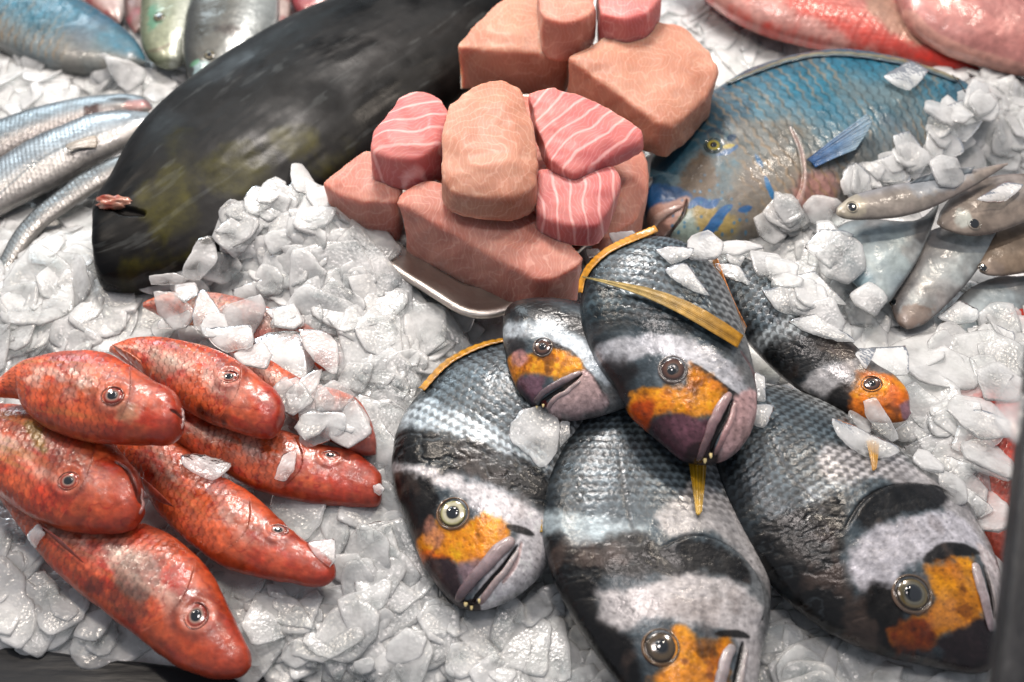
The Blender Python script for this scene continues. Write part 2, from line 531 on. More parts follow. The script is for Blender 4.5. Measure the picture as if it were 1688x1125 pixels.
def stroke(c, pts, color, width=4, soft=2, noise=1.0, amount=1.0, taper=True, depth=0.0, seed=3):
    V = spline(c.m(pts), 40)
    d, sg, fr = linedist(c.q, V)
    ww = width*(np.sqrt(np.clip(4*fr*(1-fr), 0.02, 1)) if taper else 1)
    d = d/c.mpp+fbm(c.x*120, c.y*120, seed, 3)*noise
    mk = 1-sstep(ww*0.5, ww*0.5+soft, d)
    if color is not None:
        mixc(c, color, mk*amount)
    if depth:
        c.d -= depth*mk
    return mk


def ledge(c, pts, hgt, fall=26, side=1):
    """raised plate edge (gill cover): full height at the line on one side, fading away from it"""
    V = spline(c.m(pts), 60)
    d, sg, fr = linedist(c.q, V)
    d = d/c.mpp
    f = np.exp(-d/fall)*(sg*side > 0)*sstep(0, .12, fr)*sstep(0, .12, 1-fr)
    edge = sstep(0, 2.0, d)
    c.d += hgt*f*edge
    g = np.exp(-(d/3.0)**2)*sstep(0, .1, fr)*sstep(0, .1, 1-fr)
    c.d -= hgt*0.35*g
    return g


def scales(c, cu, cv, amt=0.35, depth=0.0004, smax=0.8, dark=True, seed=0, mask=None, line=0.0):
    """overlapping scales whose free edges point at the tail"""
    u = c.u+fbm(c.x*30, c.y*30, seed+50, 2)*cu*0.35
    v = c.v+fbm(c.x*30+9, c.y*30, seed+60, 2)*cv*0.25
    best = np.full(len(u), -1.); done = np.zeros(len(u), bool); rid = np.zeros(len(u))
    r0 = np.floor(u/cu)
    R = 1.28
    for dr in (3, 2, 1, 0, -1):                        # head-ward rows lie on top
        r = r0+dr
        off = np.mod(r, 2)*0.5
        k = np.floor(v/cv+off)
        fv = v/cv+off-k-0.5
        fu = (u/cu-r)                                  # centre of row r at u=r*cu, free edge toward smaller u
        d = np.hypot(fu*0.80, fv*1.55)/R
        ok = (~done) & (d < 1) & (fu < 0.9)
        best = np.where(ok, d, best); rid = np.where(ok, _h(r, k, seed), rid); done |= ok
    best = np.where(best < 0, 0.9, best)
    mk = sstep(smax, smax-0.12, c.s)*sstep(0.99, 0.86, np.abs(c.t))
    if mask is not None:
        mk = mk*mask
    edge = sstep(0.78, 1.0, best); core = sstep(0.72, 0.42, best)
    c.col *= (1-amt*edge*mk)[:, None]
    c.col *= (1+amt*(rid-0.5)*0.7*mk)[:, None]
    c.col = c.col+(sstep(0.5, 0.72, best)*(1-edge)*mk*(amt*0.30+line*.30))[:, None]*c.col
    if dark:
        c.col *= (1-line*core*mk)[:, None]
    c.d += (best*(1-sstep(.9, 1, best))-0.5)*depth*mk
    return mk


def make_eye(parent, c, px, rpx, rings, pupil_r=0.45, bulge=0.45, flat=0.5, stretch=(1, 1), pupil_mat=None, ncol=None, off=(0, 0), aim=None):
    """rings: [(radius fraction, colour)] from centre out"""
    p, n = c.hit(px)
    n = n*(1-flat)+c.pl.n*flat if aim is None else n*(1-flat)+np.array(aim)*flat
    n /= np.linalg.norm(n)
    R = .92*rpx*np.linalg.norm(p-C3)/FPX
    x = np.cross([0, 1, 0], n); x /= np.linalg.norm(x); y = np.cross(n, x)
    nr, na = 26, 48
    rr = np.linspace(0, 1, nr)[1:]; aa = np.linspace(0, 2*math.pi, na, endpoint=False)
    Rr, Aa = np.meshgrid(rr, aa, indexing='ij')
    bulge = bulge*.52
    hz = bulge*R*(np.sqrt(np.clip(1-(Rr*0.97)**2, 0, 1))) - 0.10*R
    # groove between ball and socket ring
    hz = hz-0.10*R*np.exp(-((Rr-0.80)/0.05)**2)+0.10*R*np.exp(-((Rr-0.92)/0.06)**2)
    V = p+(Rr*np.cos(Aa)*R*stretch[0])[..., None]*x+(Rr*np.sin(Aa)*R*stretch[1])[..., None]*y+hz[..., None]*n
    V = np.vstack([[p+(bulge-0.10)*R*n], V.reshape(-1, 3)])
    rf = [r for r, _ in rings]; cf = np.array([lin(k) for _, k in rings])
    dl = np.hypot(*(c.px-np.asarray(px, float)).T); near = (dl > rpx*1.02) & (dl < rpx*1.25) & c.upper
    if near.any():
        cf[-1] = c.col[near].mean(0)*.8; cf[-2] = cf[-2]*.25+cf[-1]*.40; cf[-3] = cf[-3]*.7+cf[-1]*.1
    nz = fbm(np.cos(Aa)*2+Rr, np.sin(Aa)*2, 5, 3)*0.05
    cc = np.stack([np.interp(np.clip(Rr+nz*0.6, 0, 1), rf, cf[:, k]) for k in range(3)], -1).reshape(-1, 3)
    cc = np.vstack([cf[:1], cc])
    Fs = [[0, 1+j, 1+(j+1) % na] for j in range(na)]
    for i in range(nr-2):
        for j in range(na):
            a = 1+i*na+j; b = 1+i*na+(j+1) % na
            Fs.append([a, a+na, b+na, b])
    eye = mesh_obj('eye', V, Fs, M_EYE, parent, cc)
    # pupil: a shallow dome set 0.3 mm proud
    nr2, na2 = 6, 32
    V = [p+n*((bulge-0.10)*R+0.0003+0.03*R)+x*off[0]*R+y*off[1]*R]
    for i in range(1, nr2+1):
        for j in range(na2):
            a = 2*math.pi*j/na2; r = pupil_r*i/nr2
            ox = r*math.cos(a)*stretch[0]+off[0]; oy = r*math.sin(a)*stretch[1]+off[1]
            rho = min(1, math.hypot(ox, oy))
            zz = (bulge*math.sqrt(max(0, 1-(rho*.97)**2))-0.10)*R+0.0003+0.03*R*(1-(i/nr2)**2)-(0.0006 if i == nr2 else 0)
            V.append(p+x*ox*R+y*oy*R+n*zz)
    Fs = [[0, 1+j, 1+(j+1) % na2] for j in range(na2)]
    for i in range(nr2-1):
        for j in range(na2):
            a = 1+i*na2+j; b = 1+i*na2+(j+1) % na2
            Fs.append([a, a+na2, b+na2, b])
    mesh_obj('pupil', V, Fs, pupil_mat or M_PUPIL, eye)
    return eye


def tube(name, parent, c, pts, widths, cols, mat, lift=0.3, flat=0.6, n=60, na=16, rot=None):
    """fleshy strip (lip) following the body surface through the pixels pts"""
    P = spline(pts, 14)
    H = [c.hit(p) for p in P]
    A = spline(np.array([h[0] for h in H]), n)
    Nn = spline(np.array([h[1] for h in H]), n); Nn /= np.linalg.norm(Nn, axis=1, keepdims=True)
    k = np.ones(5)/5
    A = np.stack([np.convolve(np.pad(A[:, i], 2, mode='edge'), k, 'valid') for i in range(3)], 1)
    T = np.gradient(A, axis=0); T /= np.linalg.norm(T, axis=1, keepdims=True)
    S = np.cross(T, Nn); S /= np.linalg.norm(S, axis=1, keepdims=True)
    s = np.linspace(0, 1, n)
    w_ = .85*np.interp(s, np.linspace(0, 1, len(widths)), widths)*c.mpp*np.sqrt(np.clip(1-(2*s-1)**8, 0.0, 1))
    cf = np.array([lin(k_) for k_ in cols])*.85+.06
    cs = np.stack([np.interp(s, np.linspace(0, 1, len(cols)), cf[:, i]) for i in range(3)], 1)
    V = []; CC = []
    for i in range(n):
        for j in range(na):
            a = 2*math.pi*j/na
            V.append(A[i]+S[i]*math.cos(a)*w_[i]*.5+Nn[i]*(math.sin(a)*w_[i]*.5*flat+w_[i]*lift*.5)); CC.append(cs[i])
    Fs = []
    for i in range(n-1):
        for j in range(na):
            a = i*na+j; b = i*na+(j+1) % na
            Fs.append([a, a+na, b+na, b])
    Fs.append(list(range(na))); Fs.append(list(range((n-1)*na, n*na))[::-1])
    CC = np.array(CC)
    V = np.array(V)
    nz = fbm(V[:, 0]*150, V[:, 1]*150, 4, 4)
    return mesh_obj(name, V, Fs, mat, parent, np.clip(CC*(1+0.35*nz[:, None]), 0, 1))


def fin(name, parent, c, base, tip_edge, col_a, col_b, lift=(0.002, 0.006), rays_n=16, n=40, m_=24, thick=0.0006, mat=None, dark=0.35, along=False):
    """fin membrane between two pixel curves (base edge -> free edge), ridged by its rays"""
    KA, KB = (9, 3) if along or m_ <= 6 else (5, (9 if m_ > 12 else 3))
    A2 = spline(base, KA); B2 = spline(tip_edge, KA)
    g = np.zeros((KA, KB, 3))
    for i in range(KA):
        for j in range(KB):
            f = j/(KB-1)
            p = A2[i]*(1-f)+B2[i]*f
            h, nn = c.hit(p)
            r = rays([p])[0]
            t = ((h-C3)@c.pl.n)/(r@c.pl.n)
            g[i, j] = C3+r*t+c.pl.n*(lift[0]*(1-f)+lift[1]*f)
    ss = np.linspace(0, 1, m_); ii = np.linspace(0, KA-1, n); jj = ss*(KB-1)
    if KA < n:
        g1 = np.stack([[np.interp(jj, np.arange(KB), g[i, :, k]) for k in range(3)] for i in range(KA)])      # KA,3,m
        G = np.stack([[np.interp(ii, np.arange(KA), g1[:, k, j]) for k in range(3)] for j in range(m_)])       # m,3,n
        G = G.transpose(2, 0, 1)
    if KB > 3:
        ker = np.array([1, 2, 3, 2, 1])/9
        Gp = np.pad(G, ((0, 0), (2, 2), (0, 0)), mode='edge'); G = sum(Gp[:, k:k+m_]*ker[k] for k in range(5))
    tt = np.linspace(0, 1, n)
    ridge = np.cos(tt*rays_n*2*math.pi)
    ridge = np.repeat(ridge[:, None], m_, 1) if not along else np.repeat(np.cos(ss*rays_n*2*math.pi)[None], n, 0)
    G = G+(ridge*0.0005+0.001*np.sin(ss*3)[None])[..., None]*c.pl.n
    ca, cb = lin(col_a), lin(col_b)
    CC = ca*(1-ss)[None, :, None]+cb*ss[None, :, None]+np.zeros((n, m_, 3))
    nz = fbm(np.repeat(tt, m_)*18, np.tile(ss, n)*2, 3, 3).reshape(n, m_)
    if along:
        CC = (ca*(1-tt)[:, None, None]+cb*tt[:, None, None])+np.zeros((n, m_, 3))
    CC = CC*(1+dark*(ridge*0.6)[..., None]+0.4*nz[..., None])
    N_ = n*m_
    V = np.vstack([G.reshape(-1, 3), (G-c.pl.n*thick).reshape(-1, 3)])
    idx = np.arange(N_).reshape(n, m_)
    Fs = []
    for i in range(n-1):
        for j in range(m_-1):
            q_ = [idx[i, j], idx[i+1, j], idx[i+1, j+1], idx[i, j+1]]
            Fs.append([int(k) for k in q_]); Fs.append([int(k)+N_ for k in q_[::-1]])
    rim = [idx[i, 0] for i in range(n)]+[idx[n-1, j] for j in range(1, m_)]+[idx[i, m_-1] for i in range(n-2, -1, -1)]+[idx[0, j] for j in range(m_-2, 0, -1)]
    for a, b in zip(rim, rim[1:]+rim[:1]):
        Fs.append([int(b), int(a), int(a)+N_, int(b)+N_])
    CC = CC.reshape(-1, 3)
    return mesh_obj(name, V, Fs, mat or M_FIN, parent, np.clip(np.vstack([CC, CC]), 0.002, 1))


def tooth(parent, c, px, r=3, ln=6):
    p, n = c.hit(px)
    R = r*c.mpp; L_ = ln*c.mpp
    ax = n*0.4-U3*0.9; ax /= np.linalg.norm(ax)
    x = np.cross(ax, [1, 0, 0.1]); x /= np.linalg.norm(x); y = np.cross(ax, x)
    V = []; Fs = []
    K = 8
    prof = [(1, -.4), (1.05, .0), (.8, .5), (.35, .9)]
    for (k, hh) in prof:
        for j in range(K):
            a = 2*math.pi*j/K
            V.append(p+n*R*.8+ax*hh*L_+x*math.cos(a)*R*k+y*math.sin(a)*R*k)
    V.append(p+n*R*.8+ax*L_)
    for i in range(3):
        for j in range(K):
            Fs.append([i*K+j, i*K+(j+1) % K, (i+1)*K+(j+1) % K, (i+1)*K+j])
    for j in range(K):
        Fs.append([3*K+j, 3*K+(j+1) % K, 4*K])
    mesh_obj('tooth', V, Fs, M_TOOTH, parent)


def root_at(cpx, z):
    return Vector(wpt(*cpx, z))


EYE_BREAM = [(0, '17181a'), (.36, '1a1a1c'), (.42, '6f6450'), (.52, '7c7458'), (.66, '5a5234'), (.72, '3a3218'), (.80, '25200f'), (.9, '6d622f'), (1.0, '6c6a5e')]
EYE_BROWN = [(0, '17181a'), (.34, '1a1a1c'), (.4, '6a5040'), (.55, '5e3c2e'), (.70, '402418'), (.80, '1d120c'), (.9, '453a24'), (1.0, '6b6a66')]
EYE_RED = [(0, '101218'), (.40, '101218'), (.46, 'b89a8c'), (.56, 'b06a58'), (.64, 'a03420'), (.78, 'a83418'), (.84, '4a1a12'), (.92, '6a3a30'), (1.0, 'a3452c')]


def bream_base(c, seed, light=1.0, cell=(0.0062, 0.0066), smax=0.62):
    c.col[:] = lin('687278')*light
    n1 = fbm(c.x*40, c.y*40, seed, 4)
    mixc(c, '565d62', sstep(-.2, .5, n1)*.45)
    dorsal = sstep(0.45, 1.0, c.t)
    mixc(c, '2e3438', dorsal*.75)
    bel = sstep(-0.4, -0.95, c.t)
    mixc(c, 'a8a6a4', bel*.55)


def bream_finish(c, seed, smax=0.62, cell=(0.0056, 0.0058), line=0.6, amt=0.45):
    scales(c, cell[0], cell[1], amt=amt, depth=0.00035, smax=smax, seed=seed, line=line)
    # fine scales on cheek and nape
    c2m = sstep(smax-0.1, smax+0.02, c.s)
    c.col = .34*(np.clip(c.col, 0, 1)/.34)**1.5
    f1, f2, idd = voro(c.x*260, c.y*260, seed+9)
    c.col *= (1+0.20*(idd-.5)*c2m)[:, None]
    c.col *= (1-0.22*sstep(.12, .0, f2-f1)*c2m)[:, None]
    n = fbm(c.x*170, c.y*170, seed+3, 4)
    c.col *= (1+0.22*n)[:, None]
    st = fbm(c.u*60, c.v*260, seed+13, 4)
    c.col *= (1+0.35*st)[:, None]
    c.col *= (1+0.18*fbm(c.x*420, c.y*420, seed+17, 2))[:, None]
    # row of worn head scales: dark crescents on the pale bands
    g1 = np.mod(c.u/.0062+.5*np.mod(np.floor(c.v/.0058), 2)+.3*fbm(c.x*60, c.y*60, seed+40, 2), 1)
    g2 = np.mod(c.v/.0058, 1)
    cr = sstep(.30, .12, np.hypot((g1-.35)*1.6, g2-.5))*c2m*sstep(.93, .85, c.s)*sstep(-.2, .25, fbm(c.x*30, c.y*30, seed+41, 3))
    c.col *= (1-.38*cr)[:, None]
    stn = sstep(.15, .5, fbm(c.x*55, c.y*55, seed+43, 4))
    mixc(c, '8c7468', stn*.22*c2m)
    c.d += fbm(c.x*110, c.y*110, seed+4, 3)*0.00022+fbm(c.x*35, c.y*35, seed+5, 2)*0.0006


# ---- bream B1 (left)
B1g = 'striped breams heaped in the middle of the ice'


def bream(label, dors, vent, z, tilt, seed, paint, k=0.40, smax=0.62, **kw):
    t = thing('bream', label, 'fish', root_at(np.mean(np.vstack([dors, vent]), 0), max(0, z-0.03)), B1g)

    def pf(c):
        bream_base(c, seed)
        paint(c)
        bream_finish(c, seed, smax, cell=kw.get('cell', (0.0056, 0.0058)), line=kw.get('line', 0.50))
        if 'post' in kw:
            kw['post'](c)
    c = make_body(t, dors, vent, z, tilt, M_BREAM, k=k*.93, paint=pf, e=0.92)
    return t, c


def rough_band(c, pts, color='17191b', seed=7, amount=.95, soft=10, noise=10, rough=.18):
    mk = patch(c, pts, color, soft=soft, noise=noise, amount=amount, seed=seed)
    f = np.abs(fbm(c.x*70+3, c.y*130, seed, 4))
    c.d -= (mk*(0.5-sstep(0, .22, f)))*0.0009*rough
    mixc(c, '8f9aa0', mk*sstep(.08, .0, f)*.5*rough)
    return mk


def p_b1(c):
    patch(c, [(655, 690), (700, 660), (760, 680), (850, 720), (905, 760), (895, 800), (800, 745), (720, 715), (655, 730)], 'b9c1c6', 12, 10)
    patch(c, [(640, 765), (700, 770), (800, 800), (900, 850), (910, 900), (880, 960), (800, 1015), (775, 1000), (830, 900), (850, 875), (790, 850), (730, 805), (650, 800)], 'd0ced0', 8, 6)
    rough_band(c, [(640, 715), (720, 712), (800, 730), (860, 758), (915, 800), (915, 845), (850, 815), (770, 785), (700, 768), (640, 772)], seed=7, rough=.6)
    patch(c, [(640, 785), (690, 785), (722, 815), (722, 850), (712, 880), (690, 895), (660, 860)], '211f20', 7, 6)
    patch(c, [(682, 905), (712, 872), (720, 850), (760, 872), (800, 848), (842, 866), (838, 890), (800, 925), (765, 935), (725, 925), (705, 945)], 'dc9e28', 7, 7)
    patch(c, [(690, 920), (720, 912), (750, 925), (742, 940), (705, 950)], 'c86a10', 5, 5, amount=.7)
    patch(c, [(700, 930), (720, 920), (752, 925), (760, 955), (775, 1010), (740, 1000), (715, 965)], '4a3a40', 5, 5)
    patch(c, [(755, 925), (800, 925), (790, 960), (770, 985), (758, 955)], '98848a', 6, 5, amount=.85)
    patch(c, [(700, 858), (712, 850), (730, 880), (722, 905), (700, 890)], 'c99c8a', 5, 4, amount=.6)
    stroke(c, [(838, 868), (858, 874), (880, 882)], '1d1a18', 10, 3, 2, .9)
    stroke(c, [(853, 900), (830, 935), (803, 965), (780, 992)], '1a0f10', 6, 2, 1, 1.0, depth=0.002)
    stroke(c, [(860, 895), (850, 930), (830, 960)], 'b99a94', 4, 3, 1, .6, depth=0.0006)
    stroke(c, [(770, 995), (790, 1000)], '3a1010', 8, 3, 1, 1)


T_B1, c = bream('striped bream left of the heap with wide pale eye, nose on the ice',
                [(1010, 600), (960, 562), (880, 558), (810, 568), (745, 596), (697, 645), (660, 700), (647, 755), (652, 810), (668, 855), (684, 900), (700, 935), (722, 968), (748, 994), (772, 1006)],
                [(1010, 610), (1000, 680), (975, 740), (950, 800), (935, 850), (922, 890), (904, 930), (880, 960), (842, 988), (805, 1003), (772, 1006)],
                0.030, (-4, 8), 21, p_b1)
make_eye(T_B1, c, (745, 846), 31, [(0, '17181a'), (.36, '1a1a1c'), (.42, 'cfc9ac'), (.55, 'd8d3b8'), (.66, 'b9b47c'), (.72, '6c6430'), (.80, '25200f'), (.9, '75692f'), (1.0, '55503c')], pupil_r=.38, bulge=.5)
tube('upper_lip', T_B1, c, [(848, 884), (828, 902), (800, 932), (772, 962), (752, 992)], [24, 27, 24, 20, 16], ['c9b4b2', 'b39a9c', '93787e', '6b4f58', '55383e'], M_LIP)
tube('lower_lip', T_B1, c, [(856, 906), (838, 935), (812, 968), (790, 998)], [8, 12, 14, 14], ['d8cccb', 'd2c2c2', 'c4aeae', '8a6a6c'], M_LIP, lift=.1)
for q in ((768, 994, 3.2), (778, 1000, 2.4), (790, 990, 2.2)):
    tooth(T_B1, c, q[:2], q[2], 5)
fin('dorsal_fin', T_B1, c, [(850, 562), (800, 573), (742, 602), (700, 646)], [(850, 556), (796, 566), (736, 594), (690, 642)], 'c98a1c', 'e0a020', lift=(.0015, .0015), rays_n=14, m_=5)

# ---- bream B5 (bottom centre)


def p_b5(c):
    patch(c, [(893, 850), (960, 850), (1050, 860), (1070, 880), (1000, 900), (900, 905)], 'b8c2c6', 10, 9, amount=.85)
    patch(c, [(1090, 840), (1150, 800), (1200, 820), (1260, 880), (1290, 1000), (1240, 940), (1180, 880), (1100, 880)], 'b7b5b5', 9, 7, amount=.9)
    rough_band(c, [(895, 890), (960, 895), (1030, 870), (1075, 880), (1085, 925), (1060, 950), (1000, 955), (985, 990), (1000, 1060), (960, 1060), (915, 985)], '1c1919', 12, rough=.35)
    patch(c, [(985, 975), (1050, 965), (1130, 945), (1210, 960), (1250, 1010), (1255, 1130), (1215, 1130), (1215, 1060), (1140, 1030), (1080, 1020), (1010, 1045)], 'c0bdbd', 9, 7)
    rough_band(c, [(1075, 915), (1130, 890), (1190, 905), (1235, 950), (1225, 965), (1170, 945), (1120, 940), (1080, 945)], '2d2b2c', 15, .9, 6, 6)
    patch(c, [(960, 1040), (1030, 1045), (1050, 1080), (1060, 1160), (1030, 1150)], '231f1f', 8, 7)
    patch(c, [(1110, 1035), (1150, 1052), (1205, 1050), (1200, 1090), (1190, 1150), (1100, 1150), (1070, 1115), (1112, 1085)], 'cc9430', 8, 7)
    patch(c, [(1150, 1050), (1190, 1052), (1180, 1075), (1150, 1075)], '5a430f', 5, 8, amount=.7)
    stroke(c, [(1180, 1045), (1215, 1045), (1235, 1050)], '1a1817', 9, 3, 2, .9)
    stroke(c, [(1226, 1060), (1220, 1090), (1208, 1140)], '120d0e', 7, 2, 1, 1, depth=.002)
    stroke(c, [(1092, 905), (1140, 884), (1195, 898), (1238, 938), (1258, 990), (1256, 1020)], '1f1b1c', 3, 2, 1, .9, taper=False)
    ledge(c, [(1085, 908), (1140, 884), (1195, 898), (1238, 938), (1258, 990), (1250, 1040)], .0034, 40, -1 if True else 1)
    stroke(c, [(1020, 745), (1030, 820), (1045, 880)], '4b5054', 3, 3, 1, .6, depth=.0003)


T_B5, c = bream('large striped bream in front, head cut by the bottom edge, yellow fin stub',
                [(1090, 560), (1030, 620), (965, 680), (915, 740), (893, 810), (893, 880), (912, 950), (945, 1018), (985, 1080), (1025, 1130), (1070, 1185), (1130, 1232), (1170, 1240)],
                [(1090, 560), (1150, 620), (1190, 700), (1205, 780), (1232, 850), (1256, 905), (1268, 965), (1266, 1030), (1254, 1080), (1248, 1130), (1232, 1190), (1195, 1232), (1170, 1240)],
                0.030, (4, 4), 33, p_b5, smax=.55)
make_eye(T_B5, c, (1087, 1066), 34, [(0, '17181a'), (.33, '1a1a1c'), (.4, '4a3c2a'), (.5, '57462c'), (.66, '4a3a20'), (.75, '2a1c10'), (.80, '15100a'), (.9, '7c6a2f'), (1.0, '5a564c')], pupil_r=.34, bulge=.5)
tube('upper_lip', T_B5, c, [(1208, 1060), (1196, 1090), (1186, 1130), (1176, 1180)], [20, 22, 22, 18], ['c2b8b8', 'b3a6a8', '8d7c80', '5a4a4c'], M_LIP)
tube('lower_lip', T_B5, c, [(1232, 1066), (1228, 1100), (1216, 1150), (1200, 1190)], [8, 10, 12, 12], ['b7aeae', 'bcb2b2', 'b4a4a4', '8a7a7c'], M_LIP, lift=.1)
fin('pectoral_fin', T_B5, c, [(1130, 745), (1145, 743), (1165, 745)], [(1146, 852), (1150, 856), (1155, 850)], 'd8a010', 'd9ae1e', lift=(.004, .003), rays_n=5, n=14)
fin('dorsal_fin', T_B5, c, [(918, 735), (897, 775), (893, 830), (894, 880)], [(908, 733), (893, 770), (886, 830), (889, 880)], 'b8922c', 'd0a428', lift=(.0015, .0015), rays_n=16, m_=5)

# ---- bream B6 (bottom right)


def p_b6(c):
    patch(c, [(1350, 740), (1450, 740), (1530, 780), (1600, 850), (1640, 920), (1610, 900), (1540, 830), (1450, 790), (1370, 800)], 'b5b3b4', 9, 8, amount=.9)
    patch(c, [(1330, 800), (1370, 790), (1400, 800), (1370, 850), (1320, 860)], 'a0a6aa', 9, 8, amount=.7)
    rough_band(c, [(1250, 870), (1330, 830), (1390, 810), (1400, 860), (1380, 920), (1420, 990), (1440, 1050), (1380, 1050), (1300, 980), (1240, 915)], '1c1a1a', 41, rough=.45)
    rough_band(c, [(1400, 850), (1440, 812), (1500, 798), (1560, 815), (1545, 840), (1480, 850), (1430, 875)], '2b2b2d', 43, .92, 6, 5)
    patch(c, [(1400, 900), (1470, 865), (1550, 845), (1600, 870), (1640, 940), (1600, 900), (1550, 920), (1490, 940), (1470, 980), (1420, 980)], 'c4c3c8', 8, 6)
    patch(c, [(1615, 900), (1650, 960), (1655, 1040), (1635, 1030), (1630, 960)], 'cfc8c8', 5, 4)
    stroke(c, [(1525, 925), (1570, 905), (1612, 912)], '1e1b1a', 20, 5, 4, .92)
    patch(c, [(1440, 960), (1475, 975), (1490, 1020), (1480, 1070), (1400, 1070), (1400, 1000)], '1f1b19', 9, 7)
    patch(c, [(1520, 935), (1560, 925), (1600, 915), (1612, 960), (1622, 1015), (1590, 1038), (1550, 1050), (1510, 1070), (1470, 1050), (1505, 1020), (1540, 985)], 'ca9230', 8, 7)
    patch(c, [(1470, 1040), (1520, 1020), (1540, 1060), (1490, 1080)], '7e3c18', 8, 6, amount=.8)
    patch(c, [(1545, 1055), (1590, 1035), (1625, 1020), (1640, 1060), (1640, 1115), (1580, 1110)], '3e3236', 6, 5)
    stroke(c, [(1622, 935), (1634, 975), (1640, 1020)], '191112', 7, 2, 1, 1, depth=.002)
    stroke(c, [(1395, 870), (1420, 830), (1460, 804), (1520, 800), (1570, 822)], '1d1a1c', 3.5, 2, 1, .9, taper=False)
    ledge(c, [(1390, 880), (1420, 830), (1460, 804), (1520, 800), (1580, 825), (1620, 870)], .0035, 40, -1)
    stroke(c, [(1270, 720), (1300, 780), (1350, 830)], '4b5054', 3, 3, 1, .6, depth=.0003)


T_B6, c = bream('striped bream at the lower right, dark glossy eye, head against the metal post',
                [(1180, 640), (1165, 700), (1172, 770), (1192, 840), (1228, 905), (1290, 980), (1365, 1038), (1450, 1076), (1540, 1098), (1600, 1110), (1628, 1108)],
                [(1180, 640), (1270, 640), (1370, 672), (1440, 716), (1510, 762), (1565, 812), (1612, 870), (1640, 925), (1652, 980), (1650, 1040), (1642, 1085), (1628, 1108)],
                0.030, (4, 6), 45, p_b6, smax=.56)
make_eye(T_B6, c, (1503, 977), 35, [(0, '17181a'), (.40, '1a1a1c'), (.47, '6c6a5c'), (.55, '5b5542'), (.66, '6a5a30'), (.75, '2a1c10'), (.80, '15100a'), (.9, '7c6a3f'), (1.0, '8a8474')], pupil_r=.44, bulge=.5)
tube('upper_lip', T_B6, c, [(1606, 925), (1614, 960), (1626, 1000), (1634, 1042)], [18, 20, 18, 14], ['cfc2c2', 'c0b0b2', 'b5a2a6', '8c767c'], M_LIP)
tube('lower_lip', T_B6, c, [(1630, 938), (1640, 980), (1645, 1030)], [6, 8, 8], ['b7aeae', 'bcb2b2', 'b4a4a4'], M_LIP, lift=.1)
fin('dorsal_fin', T_B6, c, [(1168, 730), (1178, 790), (1200, 845), (1228, 900)], [(1162, 732), (1170, 794), (1194, 850), (1224, 904)], 'c08a20', '8a7a28', lift=(.0015, .0015), rays_n=16, m_=5)
fin('pectoral_fin', T_B6, c, [(1425, 730), (1435, 728), (1446, 732)], [(1436, 778), (1439, 780), (1443, 776)], 'd8a010', 'c98f1e', lift=(.003, .002), rays_n=4, n=12)

# ---- bream B4 (upper right)


def p_b4(c):
    patch(c, [(1235, 570), (1290, 520), (1360, 500), (1400, 560), (1330, 560), (1260, 590)], 'a3a8aa', 9, 8, amount=.8)
    rough_band(c, [(1255, 585), (1300, 558), (1370, 556), (1420, 580), (1430, 600), (1360, 610), (1320, 640), (1270, 610)], '25282a', 51)
    patch(c, [(1330, 625), (1390, 595), (1440, 595), (1410, 620), (1400, 650), (1360, 655), (1320, 645)], 'b7b6b7', 8, 7)
    patch(c, [(1215, 560), (1260, 600), (1340, 655), (1400, 690), (1350, 700), (1260, 630)], '2a2220', 9, 6)
    patch(c, [(1370, 640), (1400, 630), (1412, 660), (1400, 690), (1365, 680)], '241d1a', 6, 6)
    patch(c, [(1405, 640), (1415, 612), (1440, 610), (1475, 625), (1500, 650), (1505, 690), (1460, 700), (1400, 690)], 'd88c28', 8, 7)
    patch(c, [(1462, 640), (1485, 640), (1490, 665), (1470, 670)], 'e08a50', 5, 4, amount=.6)
    patch(c, [(1485, 668), (1506, 660), (1508, 690), (1490, 692)], 'a58a98', 4, 3, amount=.9)


T_B4, c = bream('striped bream half buried in ice, its orange face showing past the flakes',
                [(1168, 412), (1176, 445), (1195, 500), (1222, 552), (1270, 605), (1325, 648), (1380, 678), (1440, 695), (1490, 695), (1502, 682)],
                [(1168, 412), (1225, 425), (1290, 455), (1350, 500), (1400, 560), (1440, 598), (1475, 620), (1497, 648), (1502, 682)],
                0.062, (-12, 18), 55, p_b4, k=.44, smax=.62)
make_eye(T_B4, c, (1437, 632), 19, EYE_BROWN, pupil_r=.34, bulge=.4, stretch=(1, .8), flat=.3)
fin('dorsal_fin', T_B4, c, [(1172, 428), (1188, 478), (1206, 515), (1228, 552)], [(1180, 424), (1198, 474), (1214, 512), (1232, 548)], 'd08a1c', 'd07a18', lift=(.002, .010), rays_n=16, m_=6)

# ---- bream B2 (small, top left)


